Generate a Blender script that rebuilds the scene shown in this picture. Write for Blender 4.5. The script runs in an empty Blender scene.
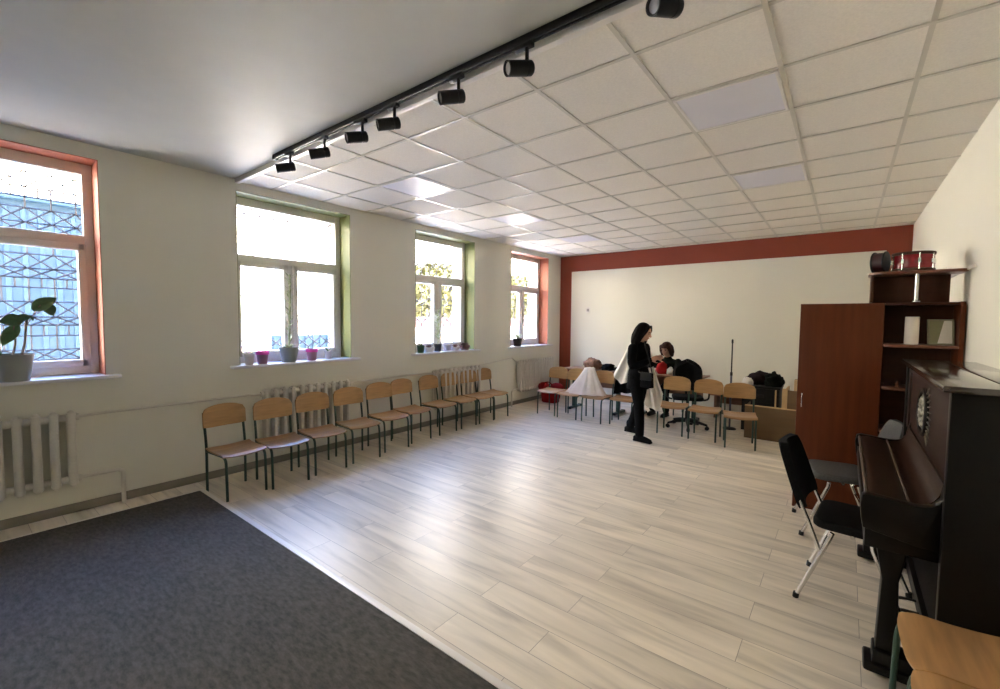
import bpy, bmesh, math, random
import numpy as np
from mathutils import Vector, Matrix, noise as mnoise
random.seed(7)
SC = bpy.context.scene
COL = SC.collection
PI = math.pi

# ---------------------------------------------------------------- camera
CX, CY = 500.0, 344.5
VY, VX = np.array([846, 323.5]), np.array([-64, 315.5])
FOC = math.sqrt(-float((VY - [CX, CY]) @ (VX - [CX, CY])))
def _ray(p): return np.array([(p[0] - CX) / FOC, (p[1] - CY) / FOC, 1.0])
dy = _ray(VY); dy /= np.linalg.norm(dy)
dx = -_ray(VX); dx -= dy * (dx @ dy); dx /= np.linalg.norm(dx)
dz = np.cross(dx, dy)
RW = np.array([dx, dy, dz])
cam_d = bpy.data.cameras.new('camera')
cam = bpy.data.objects.new('camera', cam_d); COL.objects.link(cam)
cam_d.sensor_fit = 'HORIZONTAL'; cam_d.sensor_width = 36; cam_d.lens = FOC / 1000 * 36
cam_d.clip_start = 0.05; cam_d.clip_end = 200
m = Matrix.Identity(4)
for i in range(3):
    m[i][0] = RW[i, 0]; m[i][1] = -RW[i, 1]; m[i][2] = -RW[i, 2]
m[0][3], m[1][3], m[2][3] = 5.0, 0.0, 1.625
cam.matrix_world = m
SC.camera = cam

# ---------------------------------------------------------------- sky and light
SKY = 11.0
w = bpy.data.worlds.new('sky'); SC.world = w; w.use_nodes = True
nt = w.node_tree; nt.nodes.clear()
o_ = nt.nodes.new('ShaderNodeOutputWorld'); bg = nt.nodes.new('ShaderNodeBackground')
tc = nt.nodes.new('ShaderNodeTexCoord'); sp = nt.nodes.new('ShaderNodeSeparateXYZ'); cr = nt.nodes.new('ShaderNodeValToRGB')
nt.links.new(tc.outputs['Generated'], sp.inputs[0]); nt.links.new(sp.outputs['Z'], cr.inputs[0])
e = cr.color_ramp.elements
e[0].position = 0.0; e[0].color = (1.0, 0.87, 0.68, 1)
e[1].position = 0.95; e[1].color = (0.18, 0.36, 0.95, 1)
k_ = e.new(0.22); k_.color = (1.0, 0.89, 0.73, 1)
k_ = e.new(0.45); k_.color = (0.95, 0.92, 0.90, 1)
k_ = e.new(0.64); k_.color = (0.30, 0.52, 1.15, 1)
bg.inputs['Strength'].default_value = SKY
nt.links.new(cr.outputs[0], bg.inputs[0]); nt.links.new(bg.outputs[0], o_.inputs[0])
sun_d = bpy.data.lights.new('sun', 'SUN'); sun_d.energy = 55; sun_d.angle = 0.01; sun_d.color = (1.0, 0.92, 0.80)
sun = bpy.data.objects.new('sun', sun_d); COL.objects.link(sun)
sun.rotation_euler = Vector((-0.62, 0.18, -0.76)).to_track_quat('-Z', 'Y').to_euler()
SC.view_settings.view_transform = 'Standard'; SC.view_settings.look = 'None'
SC.view_settings.gamma = 1; SC.view_settings.use_curve_mapping = False
SC.view_settings.exposure = 1.72
SC.cycles.use_denoising = True
SC.cycles.max_bounces = 10; SC.cycles.diffuse_bounces = 7; SC.cycles.glossy_bounces = 4
SC.cycles.transparent_max_bounces = 12
SC.cycles.sample_clamp_indirect = 12

ZC, ZT = 3.055, 3.025          # plaster ceiling, tile ceiling
XR, YB, YN = 5.695, 8.54, -3.2 # right wall, back wall, wall behind the camera
OPEN = [(-2.85, -1.53), (-0.44, 0.885), (1.95, 3.28), (4.36, 5.67), (6.71, 8.03)]
Z0, Z1 = 1.13, 2.94
WT = 0.50
for (a, b) in OPEN:             # sky portals in the window openings
    ld = bpy.data.lights.new('window_portal', 'AREA'); ld.shape = 'RECTANGLE'
    ld.size = Z1 - Z0; ld.size_y = b - a; ld.cycles.is_portal = True
    lo = bpy.data.objects.new('window_portal', ld); COL.objects.link(lo)
    lo.location = (-0.47, (a + b) / 2, (Z0 + Z1) / 2); lo.rotation_euler = (0, -PI / 2, 0)

# ---------------------------------------------------------------- materials
MATS = {}
def mat(name, col, rough=0.6, metal=0.0, var=0.0, vscale=(6, 6, 6), bump=0.0, bscale=40, spec=0.5, coat=0.0, col2=None, detail=4, trans=0.0):
    if name in MATS: return MATS[name]
    mt = bpy.data.materials.new(name); mt.use_nodes = True
    n = mt.node_tree.nodes; l = mt.node_tree.links
    b = n['Principled BSDF']
    b.inputs['Roughness'].default_value = rough; b.inputs['Metallic'].default_value = metal
    b.inputs['Specular IOR Level'].default_value = spec; b.inputs['Coat Weight'].default_value = coat
    b.inputs['Coat Roughness'].default_value = 0.15
    b.inputs['Transmission Weight'].default_value = trans
    t = n.new('ShaderNodeTexCoord'); mp = n.new('ShaderNodeMapping'); mp.inputs['Scale'].default_value = vscale
    l.new(t.outputs['Object'], mp.inputs[0])
    nz = n.new('ShaderNodeTexNoise'); nz.inputs['Scale'].default_value = 1.0; nz.inputs['Detail'].default_value = detail
    l.new(mp.outputs[0], nz.inputs['Vector'])
    mx = n.new('ShaderNodeValToRGB')
    c2 = col2 or tuple(min(1, c * (1 + var)) for c in col); c1 = col if col2 else tuple(c * (1 - var) for c in col)
    mx.color_ramp.elements[0].position = 0.3; mx.color_ramp.elements[0].color = (*c1, 1)
    mx.color_ramp.elements[1].position = 0.7; mx.color_ramp.elements[1].color = (*c2, 1)
    l.new(nz.outputs['Fac'], mx.inputs[0]); l.new(mx.outputs[0], b.inputs['Base Color'])
    if bump:
        n2 = n.new('ShaderNodeTexNoise'); n2.inputs['Scale'].default_value = bscale
        l.new(t.outputs['Object'], n2.inputs['Vector'])
        bp = n.new('ShaderNodeBump'); bp.inputs['Strength'].default_value = bump; bp.inputs['Distance'].default_value = 0.01
        l.new(n2.outputs['Fac'], bp.inputs['Height']); l.new(bp.outputs[0], b.inputs['Normal'])
    MATS[name] = mt
    return mt

M_wall = mat('white_plaster', (0.71, 0.695, 0.60), 0.85, var=0.02, vscale=(1, 1, 1), bump=0.05, bscale=60)
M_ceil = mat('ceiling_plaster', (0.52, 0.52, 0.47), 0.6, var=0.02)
M_tile = mat('ceiling_tile', (0.74, 0.70, 0.63), 0.9, var=0.05, vscale=(90, 90, 90), bump=0.1, bscale=200)
M_bar = mat('ceiling_bar', (0.55, 0.52, 0.45), 0.35, var=0.01)
M_red = mat('terracotta_paint', (0.235, 0.042, 0.017), 0.7, var=0.04, vscale=(2, 2, 2))
M_orange = mat('orange_reveal_paint', (0.36, 0.105, 0.048), 0.55, var=0.04)
M_green = mat('green_reveal_paint', (0.17, 0.185, 0.06), 0.5, var=0.04)
M_base = mat('grey_baseboard', (0.22, 0.20, 0.16), 0.6, var=0.1)
M_pvc = mat('white_window_plastic', (0.72, 0.69, 0.65), 0.35, var=0.01)
M_sill = mat('white_sill', (0.75, 0.74, 0.76), 0.25, var=0.01)
M_brick = mat('outer_wall_render', (0.50, 0.42, 0.33), 0.9, var=0.1)
M_grille = mat('grille_paint', (0.045, 0.042, 0.055), 0.6, var=0.05)
M_rad = mat('radiator_enamel', (0.62, 0.59, 0.52), 0.35, var=0.03)
M_ply = mat('chair_plywood', (0.42, 0.245, 0.095), 0.38, var=0.14, vscale=(3, 40, 40), spec=0.5)
M_plyseat = mat('worn_plywood', (0.40, 0.225, 0.095), 0.33, var=0.18, vscale=(3, 30, 30), spec=0.6)
M_gframe = mat('dark_green_metal', (0.012, 0.045, 0.028), 0.4, var=0.1)
M_alu = mat('aluminium_strip', (0.74, 0.69, 0.62), 0.45, metal=0.25, var=0.02)
M_blk = mat('black_metal', (0.009, 0.009, 0.0095), 0.5, spec=0.35, var=0.1)
M_lens = mat('lamp_lens', (0.30, 0.30, 0.31), 0.15, var=0.05)
M_panel = mat('light_panel_diffuser', (0.66, 0.65, 0.70), 0.5, var=0.01)
M_piano = mat('black_piano_lacquer', (0.0035, 0.0026, 0.0022), 0.35, var=0.2, vscale=(2, 2, 2), spec=0.22)
M_pwood = mat('dark_brown_piano_wood', (0.018, 0.0065, 0.0032), 0.4, var=0.25, vscale=(30, 2, 30), spec=0.3)
M_pedge = mat('worn_piano_edge', (0.10, 0.07, 0.05), 0.4, var=0.3, vscale=(30, 30, 30))
M_lid = mat('polished_piano_lid', (0.035, 0.025, 0.02), 0.16, var=0.2, coat=0.9)
M_orn = mat('carved_ornament_silver', (0.22, 0.21, 0.17), 0.4, metal=0.5, var=0.5, vscale=(60, 60, 60))
M_brass = mat('brass', (0.5, 0.36, 0.12), 0.3, metal=1.0)
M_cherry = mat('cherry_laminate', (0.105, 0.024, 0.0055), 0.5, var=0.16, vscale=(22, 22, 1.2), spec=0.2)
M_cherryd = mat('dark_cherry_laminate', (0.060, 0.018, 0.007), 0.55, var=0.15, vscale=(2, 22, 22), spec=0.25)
M_edge = mat('cherry_shelf_edge', (0.17, 0.06, 0.03), 0.3, var=0.1)
M_chrome = mat('chrome', (0.75, 0.74, 0.72), 0.18, metal=1.0)
M_fab = mat('black_chair_fabric', (0.006, 0.006, 0.0065), 0.9, spec=0.2, var=0.3, vscale=(80, 80, 80), bump=0.2, bscale=300)
M_fabg = mat('grey_chair_fabric', (0.06, 0.06, 0.057), 0.7, var=0.2, vscale=(80, 80, 80))
M_plast = mat('black_plastic', (0.007, 0.007, 0.007), 0.5, spec=0.3, var=0.1)
M_desk = mat('desk_laminate', (0.20, 0.095, 0.05), 0.4, var=0.15, vscale=(3, 30, 30))
M_white = mat('white_object', (0.75, 0.72, 0.66), 0.5, var=0.02)
M_cloth = mat('white_cloth', (0.80, 0.76, 0.69), 0.85, var=0.03, vscale=(15, 15, 15))
M_skin = mat('skin', (0.42, 0.22, 0.14), 0.5, var=0.06, vscale=(30, 30, 30))
M_hairb = mat('black_hair', (0.0045, 0.0033, 0.0028), 0.75, spec=0.06, var=0.3, vscale=(90, 90, 6))
M_hairr = mat('auburn_hair', (0.045, 0.014, 0.008), 0.6, spec=0.2, var=0.3, vscale=(90, 90, 6))
M_blackc = mat('black_clothing', (0.0045, 0.0045, 0.005), 0.95, spec=0.15, var=0.3, vscale=(30, 30, 30))
M_lip = mat('lips', (0.30, 0.08, 0.06), 0.5)
M_eye = mat('eye', (0.02, 0.012, 0.01), 0.2)
M_redo = mat('red_fabric', (0.24, 0.006, 0.007), 0.85, spec=0.15, var=0.15, vscale=(8, 8, 8))
M_drum = mat('red_drum_shell', (0.21, 0.008, 0.012), 0.25, var=0.2, vscale=(4, 4, 20), coat=0.4)
M_tan = mat('tan_bag_fabric', (0.20, 0.10, 0.06), 0.8, var=0.5, vscale=(18, 18, 18))
M_dcoat = mat('dark_purple_fabric', (0.018, 0.009, 0.010), 0.95, spec=0.15, var=0.3, vscale=(20, 20, 20))
M_dgreen = mat('dark_green_fabric', (0.006, 0.0075, 0.005), 0.95, spec=0.15, var=0.4, vscale=(20, 20, 20))
M_card = mat('cardboard', (0.155, 0.094, 0.042), 0.8, var=0.10, vscale=(1.5, 1.5, 14))
M_cardl = mat('cardboard_edge', (0.50, 0.34, 0.17), 0.8, var=0.06)
M_pot = mat('grey_green_pot', (0.25, 0.27, 0.25), 0.6, var=0.05)
M_potd = mat('dark_pot', (0.022, 0.020, 0.020), 0.5, var=0.1)
M_potg = mat('dark_green_pot', (0.015, 0.07, 0.035), 0.4, var=0.1)
M_pink = mat('pink_plastic', (0.75, 0.05, 0.42), 0.4, var=0.05)
M_mauve = mat('mauve_plastic_cup', (0.30, 0.15, 0.24), 0.4, var=0.05)
M_pale = mat('pale_plastic_cup', (0.58, 0.52, 0.50), 0.4, var=0.05)
M_soil = mat('soil', (0.06, 0.04, 0.025), 0.95, var=0.4, vscale=(60, 60, 60))
M_leaf = mat('leaf_green', (0.06, 0.14, 0.045), 0.45, var=0.3, vscale=(20, 20, 20))
M_leafp = mat('pale_leaf_green', (0.42, 0.46, 0.26), 0.5, var=0.3, vscale=(20, 20, 20))
M_brownl = mat('reddish_brown_leaf', (0.14, 0.05, 0.035), 0.5, var=0.4, vscale=(30, 30, 30))
M_stem = mat('plant_stem', (0.20, 0.13, 0.10), 0.6, var=0.2, vscale=(40, 40, 40))
M_blue = mat('sky_blue_cladding', (0.024, 0.057, 0.090), 0.6, var=0.03)
M_pale_b = mat('pale_building', (0.85, 0.80, 0.72), 0.8, var=0.05)
M_yard = mat('yard_paving', (0.55, 0.50, 0.44), 0.9, var=0.1, vscale=(1, 1, 1))
M_pinkf = mat('pink_fence_paint', (0.022, 0.005, 0.008), 0.7, var=0.1)
M_tree = mat('yellow_green_foliage', (0.050, 0.048, 0.008), 0.7, var=0.4, vscale=(3, 3, 3))
M_bark = mat('bark', (0.12, 0.09, 0.06), 0.9, var=0.3)

def glass_mat():
    mt = bpy.data.materials.new('window_glass'); mt.use_nodes = True
    n = mt.node_tree.nodes; l = mt.node_tree.links; n.remove(n['Principled BSDF'])
    tr = n.new('ShaderNodeBsdfTransparent'); gl = n.new('ShaderNodeBsdfGlossy'); gl.inputs['Roughness'].default_value = 0.02
    tr.inputs[0].default_value = (0.97, 0.98, 0.98, 1)
    lw = n.new('ShaderNodeLayerWeight'); fr = n.new('ShaderNodeMath'); fr.operation = 'POWER'; fr.inputs[1].default_value = 5.0; l.new(lw.outputs['Facing'], fr.inputs[0]); mx = n.new('ShaderNodeMixShader')
    l.new(fr.outputs[0], mx.inputs[0]); l.new(tr.outputs[0], mx.inputs[1]); l.new(gl.outputs[0], mx.inputs[2])
    l.new(mx.outputs[0], n['Material Output'].inputs[0])
    return mt
M_glass = glass_mat()

def tulle_mat():
    mt = bpy.data.materials.new('white_tulle'); mt.use_nodes = True
    n = mt.node_tree.nodes; l = mt.node_tree.links; n.remove(n['Principled BSDF'])
    tr = n.new('ShaderNodeBsdfTransparent'); df = n.new('ShaderNodeBsdfDiffuse'); df.inputs[0].default_value = (0.85, 0.80, 0.76, 1)
    tl = n.new('ShaderNodeBsdfTranslucent'); tl.inputs[0].default_value = (0.85, 0.80, 0.76, 1)
    t = n.new('ShaderNodeTexCoord'); nz = n.new('ShaderNodeTexNoise'); nz.inputs['Scale'].default_value = 14
    l.new(t.outputs['Object'], nz.inputs['Vector'])
    mr = n.new('ShaderNodeMapRange'); mr.inputs['To Min'].default_value = 0.80; mr.inputs['To Max'].default_value = 1.0
    l.new(nz.outputs['Fac'], mr.inputs[0])
    a = n.new('ShaderNodeMixShader'); a.inputs[0].default_value = 0.35; l.new(df.outputs[0], a.inputs[1]); l.new(tl.outputs[0], a.inputs[2])
    b = n.new('ShaderNodeMixShader'); l.new(mr.outputs[0], b.inputs[0]); l.new(tr.outputs[0], b.inputs[1]); l.new(a.outputs[0], b.inputs[2])
    l.new(b.outputs[0], n['Material Output'].inputs[0])
    return mt
M_tulle = tulle_mat()

def floor_mat():
    mt = bpy.data.materials.new('pale_laminate_planks'); mt.use_nodes = True
    n = mt.node_tree.nodes; l = mt.node_tree.links; b = n['Principled BSDF']
    t = n.new('ShaderNodeTexCoord')
    br = n.new('ShaderNodeTexBrick'); br.offset = 0.37; br.offset_frequency = 2
    br.inputs['Scale'].default_value = 1.0; br.inputs['Brick Width'].default_value = 1.28; br.inputs['Row Height'].default_value = 0.192
    br.inputs['Mortar Size'].default_value = 0.0016; br.inputs['Mortar Smooth'].default_value = 0.0; br.inputs['Bias'].default_value = 0.0
    br.inputs['Color1'].default_value = (0, 0, 0, 1); br.inputs['Color2'].default_value = (1, 1, 1, 1); br.inputs['Mortar'].default_value = (0.5, 0.5, 0.5, 1)
    l.new(t.outputs['Object'], br.inputs['Vector'])
    # grain: noise stretched along the plank, shifted per plank
    sep = n.new('ShaderNodeSeparateXYZ'); l.new(t.outputs['Object'], sep.inputs[0])
    rnd = n.new('ShaderNodeMath'); rnd.operation = 'MULTIPLY'; rnd.inputs[1].default_value = 37.0; l.new(br.outputs['Color'], rnd.inputs[0])
    cmb = n.new('ShaderNodeCombineXYZ')
    mx_ = n.new('ShaderNodeMath'); mx_.operation = 'MULTIPLY'; mx_.inputs[1].default_value = 1.3; l.new(sep.outputs[0], mx_.inputs[0])
    my_ = n.new('ShaderNodeMath'); my_.operation = 'MULTIPLY'; my_.inputs[1].default_value = 11.0; l.new(sep.outputs[1], my_.inputs[0])
    l.new(mx_.outputs[0], cmb.inputs[0]); l.new(my_.outputs[0], cmb.inputs[1]); l.new(rnd.outputs[0], cmb.inputs[2])
    nz = n.new('ShaderNodeTexNoise'); nz.inputs['Scale'].default_value = 1.0; nz.inputs['Detail'].default_value = 6; nz.inputs['Distortion'].default_value = 0.6
    l.new(cmb.outputs[0], nz.inputs['Vector'])
    rp = n.new('ShaderNodeValToRGB'); el = rp.color_ramp.elements
    el[0].position = 0.24; el[0].color = (0.44, 0.38, 0.30, 1); el[1].position = 0.66; el[1].color = (0.80, 0.71, 0.575, 1)
    k = el.new(0.46); k.color = (0.68, 0.60, 0.48, 1)
    l.new(nz.outputs['Fac'], rp.inputs[0])
    # tone per plank
    tone = n.new('ShaderNodeMapRange'); tone.inputs['To Min'].default_value = 0.90; tone.inputs['To Max'].default_value = 1.06
    l.new(br.outputs['Color'], tone.inputs[0])
    mul = n.new('ShaderNodeMix'); mul.data_type = 'RGBA'; mul.blend_type = 'MULTIPLY'; mul.inputs[0].default_value = 1.0
    l.new(rp.outputs[0], mul.inputs[6]); l.new(tone.outputs[0], mul.inputs[7])
    mor = n.new('ShaderNodeMix'); mor.data_type = 'RGBA'; mor.inputs[7].default_value = (0.34, 0.29, 0.23, 1)
    l.new(br.outputs['Fac'], mor.inputs[0]); l.new(mul.outputs[2], mor.inputs[6])
    l.new(mor.outputs[2], b.inputs['Base Color'])
    b.inputs['Roughness'].default_value = 0.36; b.inputs['Specular IOR Level'].default_value = 0.55
    return mt
M_floor = floor_mat()

def carpet_mat():
    mt = mat('dark_stage_carpet', (0.056, 0.050, 0.041), 0.95, col2=(0.112, 0.101, 0.083), vscale=(22, 55, 22), bump=0.35, bscale=120, detail=8, spec=0.25)
    return mt
M_carpet = carpet_mat()

# ---------------------------------------------------------------- mesh building
class MB:
    def __init__(s): s.bm = bmesh.new()
    def box(s, x0, x1, y0, y1, z0, z1, bev=0.0, seg=2, M=None):
        t = bmesh.new(); bmesh.ops.create_cube(t, size=1)
        for v in t.verts: v.co = Vector(((x0 + x1) / 2 + v.co.x * (x1 - x0), (y0 + y1) / 2 + v.co.y * (y1 - y0), (z0 + z1) / 2 + v.co.z * (z1 - z0)))
        if bev: bmesh.ops.bevel(t, geom=list(t.edges), offset=bev, segments=seg, affect='EDGES', profile=0.5)
        return s._in(t, M)
    def _in(s, t, M=None):
        if M is not None: bmesh.ops.transform(t, matrix=M, verts=t.verts)
        me = bpy.data.meshes.new('t'); t.to_mesh(me); s.bm.from_mesh(me); bpy.data.meshes.remove(me); t.free(); return s
    def tube(s, pts, r, n=10, cap=True, ry=None, round_ends=False, closed=False):
        t = bmesh.new(); pts = [Vector(p) for p in pts]; N = len(pts)
        rs = [r] * N if not isinstance(r, (list, tuple)) else list(r)
        sc = ry if ry else 1.0
        if round_ends:
            d0 = (pts[0] - pts[1]).normalized(); d1 = (pts[-1] - pts[-2]).normalized()
            pre = [(pts[0] + d0 * rs[0] * math.sin(a), rs[0] * max(.02, math.cos(a))) for a in (PI / 2, PI / 3, PI / 6)]
            post = [(pts[-1] + d1 * rs[-1] * math.sin(a), rs[-1] * max(.02, math.cos(a))) for a in (PI / 6, PI / 3, PI / 2)]
            pts = [p for p, _ in pre] + pts + [p for p, _ in post]; rs = [q for _, q in pre] + rs + [q for _, q in post]; N = len(pts)
        up = None; rings = []
        for i, p in enumerate(pts):
            if closed: d = (pts[(i + 1) % N] - pts[i - 1]).normalized()
            elif i == 0: d = (pts[1] - p).normalized()
            elif i == N - 1: d = (p - pts[-2]).normalized()
            else: d = ((pts[i + 1] - p).normalized() + (p - pts[i - 1]).normalized()); d = d.normalized() if d.length > 1e-6 else (pts[i + 1] - p).normalized()
            if up is None: up = Vector((0, 0, 1)) if abs(d.z) < 0.9 else Vector((0, 1, 0))
            a = up - d * up.dot(d); a.normalize(); b = d.cross(a); up = a
            k = 1.0
            if 0 < i < N - 1 or closed:
                c = (pts[(i + 1) % N] - p).normalized().dot(d); k = 1 / max(0.6, c)
            rings.append([t.verts.new(p + (a * math.cos(2 * PI * j / n) * sc + b * math.sin(2 * PI * j / n)) * rs[i] * k) for j in range(n)])
        for i in range(N if closed else N - 1):
            A, B = rings[i], rings[(i + 1) % N]
            for j in range(n): t.faces.new((A[j], A[(j + 1) % n], B[(j + 1) % n], B[j]))
        if cap and not closed: t.faces.new(rings[0][::-1]); t.faces.new(rings[-1])
        bmesh.ops.recalc_face_normals(t, faces=t.faces)
        return s._in(t)
    def lathe(s, prof, c=(0, 0, 0), n=24, M=None, sx=1, sy=1):
        t = bmesh.new(); rings = []
        for (r, z) in prof: rings.append([t.verts.new((c[0] + r * sx * math.cos(2 * PI * j / n), c[1] + r * sy * math.sin(2 * PI * j / n), c[2] + z)) for j in range(n)])
        for i in range(len(rings) - 1):
            for j in range(n): t.faces.new((rings[i][j], rings[i][(j + 1) % n], rings[i + 1][(j + 1) % n], rings[i + 1][j]))
        t.faces.new(rings[0][::-1]); t.faces.new(rings[-1])
        bmesh.ops.recalc_face_normals(t, faces=t.faces)
        return s._in(t, M)
    def ball(s, c, r, n=16, M=None):
        t = bmesh.new(); bmesh.ops.create_uvsphere(t, u_segments=n, v_segments=n // 2 + 2, radius=1)
        rr = r if isinstance(r, (list, tuple)) else (r, r, r)
        for v in t.verts: v.co = Vector((v.co.x * rr[0], v.co.y * rr[1], v.co.z * rr[2]))
        if M is not None: bmesh.ops.transform(t, matrix=M, verts=t.verts)
        bmesh.ops.translate(t, vec=Vector(c), verts=t.verts)
        return s._in(t)
    def prism(s, poly, axis, a, b, bev=0.0, seg=2, M=None):
        """poly: 2D outline; axis 'x','y','z' = extrusion direction from a to b"""
        t = bmesh.new()
        def P(u, v, k): return {'x': (k, u, v), 'y': (u, k, v), 'z': (u, v, k)}[axis]
        A = [t.verts.new(P(u, v, a)) for u, v in poly]; B = [t.verts.new(P(u, v, b)) for u, v in poly]
        t.faces.new(A); t.faces.new(B[::-1]); N = len(poly)
        for i in range(N): t.faces.new((A[i], B[i], B[(i + 1) % N], A[(i + 1) % N]))
        bmesh.ops.recalc_face_normals(t, faces=t.faces)
        if bev:
            ed = [e for e in t.edges if len(e.link_faces) == 2 and e.calc_face_angle(0) > 0.6]
            bmesh.ops.bevel(t, geom=ed, offset=bev, segments=seg, affect='EDGES', profile=0.5)
        return s._in(t, M)
    def grid(s, fn, nu, nv, th=0.0):
        """surface fn(u,v) u,v in 0..1; th = thickness along the normal"""
        t = bmesh.new()
        V = [[t.verts.new(fn(i / nu, j / nv)) for j in range(nv + 1)] for i in range(nu + 1)]
        for i in range(nu):
            for j in range(nv): t.faces.new((V[i][j], V[i + 1][j], V[i + 1][j + 1], V[i][j + 1]))
        if th:
            t.normal_update(); bmesh.ops.solidify(t, geom=list(t.faces), thickness=th)
            bmesh.ops.recalc_face_normals(t, faces=t.faces)
        return s._in(t)
    def build(s, name, material, parent=None, smooth=0.7, loc=None):
        me = bpy.data.meshes.new(name); s.bm.to_mesh(me); s.bm.free()
        for p in me.polygons: p.use_smooth = True
        me.set_sharp_from_angle(angle=smooth)
        me.materials.append(material)
        o = bpy.data.objects.new(name, me); COL.objects.link(o)
        if parent: o.parent = parent
        if loc: o.location = loc
        return o
def remeshed(mb, name, material, parent=None, voxel=0.01, smooth=4):
    me = bpy.data.meshes.new('t'); mb.bm.to_mesh(me); mb.bm.free()
    o = bpy.data.objects.new('t', me); COL.objects.link(o)
    r = o.modifiers.new('r', 'REMESH'); r.mode = 'VOXEL'; r.voxel_size = voxel; r.use_smooth_shade = True
    if smooth: q = o.modifiers.new('s', 'SMOOTH'); q.iterations = smooth; q.factor = 0.5
    dg = bpy.context.evaluated_depsgraph_get(); ev = o.evaluated_get(dg)
    me2 = bpy.data.meshes.new_from_object(ev); me2.name = name
    COL.objects.unlink(o); bpy.data.objects.remove(o); bpy.data.meshes.remove(me)
    for p in me2.polygons: p.use_smooth = True
    me2.materials.clear(); me2.materials.append(material)
    n = bpy.data.objects.new(name, me2); COL.objects.link(n)
    if parent: n.parent = parent
    return n
def tag(o, label, cat, group=None, kind=None):
    o['label'] = label; o['category'] = cat
    if group: o['group'] = group
    if kind: o['kind'] = kind
    return o
def thing(name, label, cat, loc=(0, 0, 0), rotz=0.0, group=None):
    o = bpy.data.objects.new(name, None); COL.objects.link(o); o.location = loc; o.rotation_euler = (0, 0, rotz)
    o.empty_display_size = 0.1
    return tag(o, label, cat, group)
def kids(o): return [c for c in bpy.data.objects if c.parent is o]
def dup(root, loc, rotz, label, group=None):
    ks = kids(root)
    r = root.copy(); COL.objects.link(r); r.location = loc; r.rotation_euler = (0, 0, rotz); r['label'] = label
    if group: r['group'] = group
    for c in ks:
        g = kids(c); n = c.copy(); COL.objects.link(n); n.parent = r
        for d in g:
            q = d.copy(); COL.objects.link(q); q.parent = n
    return r
def struct(o, label=None, cat=None):
    o['kind'] = 'structure'
    if label: o['label'] = label; o['category'] = cat
    return o
def arc(cx, cy, r, a0, a1, n): return [(cx + r * math.cos(a0 + (a1 - a0) * i / n), cy + r * math.sin(a0 + (a1 - a0) * i / n)) for i in range(n + 1)]
def rrect(x0, x1, y0, y1, r, n=5):
    return arc(x1 - r, y1 - r, r, 0, PI / 2, n) + arc(x0 + r, y1 - r, r, PI / 2, PI, n) + arc(x0 + r, y0 + r, r, PI, 1.5 * PI, n) + arc(x1 - r, y0 + r, r, 1.5 * PI, 2 * PI, n)
def smoothpath(pts, n=5):
    P = [Vector(p) for p in pts]; out = []
    for i in range(len(P) - 1):
        p0, p1, p2, p3 = P[max(0, i - 1)], P[i], P[i + 1], P[min(len(P) - 1, i + 2)]
        for k in range(n):
            t = k / n; out.append(0.5 * ((2 * p1) + (p2 - p0) * t + (2 * p0 - 5 * p1 + 4 * p2 - p3) * t * t + (3 * p1 - p0 - 3 * p2 + p3) * t ** 3))
    out.append(P[-1]); return out

# ================================================================ THE ROOM
struct(MB().box(-0.0, XR, YN, YB, -0.12, 0.0).build('floor', M_floor), 'pale grey-beige laminate plank floor of the hall', 'floor')
b = MB(); ys = [YN - 0.2] + [v for ab in OPEN for v in ab] + [YB + 0.2]
b.box(-WT, 0, YN - 0.2, YB + 0.2, -0.12, Z0 - 0.03); b.box(-WT, 0, YN - 0.2, YB + 0.2, Z1, 6.5)  # unseen upper wall raised to keep the sun off the blue building
for i in range(0, len(ys), 2): b.box(-WT, 0, ys[i], ys[i + 1], Z0 - 0.03, Z1)
struct(b.build('wall_left', M_wall), 'white plaster wall on the left with four windows', 'wall')
struct(MB().box(XR, XR + 0.2, YN - 0.2, YB + 0.2, -0.12, 3.4).build('wall_right', M_wall), 'plain cream-white wall on the right behind the piano', 'wall')
struct(MB().box(0, XR, YB, YB + 0.2, -0.12, 3.4).build('wall_back', M_wall), 'cream-white far wall framed by a terracotta band', 'wall')
struct(MB().box(-WT, XR + 0.2, YN - 0.2, YN, -0.12, 3.4).build('wall_front', M_wall), 'white wall behind the camera', 'wall')
b = MB(); b.box(0.0, 0.275, YB - 0.006, YB, 0, ZT); b.box(XR - 0.275, XR, YB - 0.006, YB, 0, ZT); b.box(0.275, XR - 0.275, YB - 0.006, YB, 2.69, ZT)
struct(b.build('trim_1', M_red), 'terracotta painted band along the top and sides of the far wall', 'painted band')
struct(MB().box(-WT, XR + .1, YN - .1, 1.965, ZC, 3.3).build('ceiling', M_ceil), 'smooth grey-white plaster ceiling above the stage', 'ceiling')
# tile ceiling: slab of tiles, then the T-bar grid
struct(MB().box(0, XR, 1.965, YB, ZT + 0.004, 3.3).build('ceiling', M_tile), 'suspended ceiling of white square tiles over the hall', 'ceiling')
b = MB()
xg = [0.463 + 0.6 * i for i in range(9)]; yg = [2.31 + 0.6 * i for i in range(11)]
for x in xg: b.box(x - 0.012, x + 0.012, 1.985, YB, ZT - 0.002, ZT + 0.006)
for y in yg: b.box(0, XR, y - 0.012, y + 0.012, ZT - 0.003, ZT + 0.005)
struct(b.build('trim_2', M_bar), 'grid of thin metal bars between the ceiling tiles', 'ceiling grid')
b = MB(); b.box(0, XR, 1.945, 1.985, ZT - 0.014, ZC + .01, bev=0.002)
struct(b.build('trim_3', M_pvc), 'white edge strip where the plaster ceiling meets the tiles', 'edge strip')
b = MB(); b.box(0, 0.018, 1.0, YB, 0, 0.075, bev=0.004); b.box(0, 0.018, YN, 1.0, 0, 0.075, bev=0.004)
struct(b.build('baseboard_left', M_base), 'grey-brown baseboard along the window wall', 'baseboard')
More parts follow.
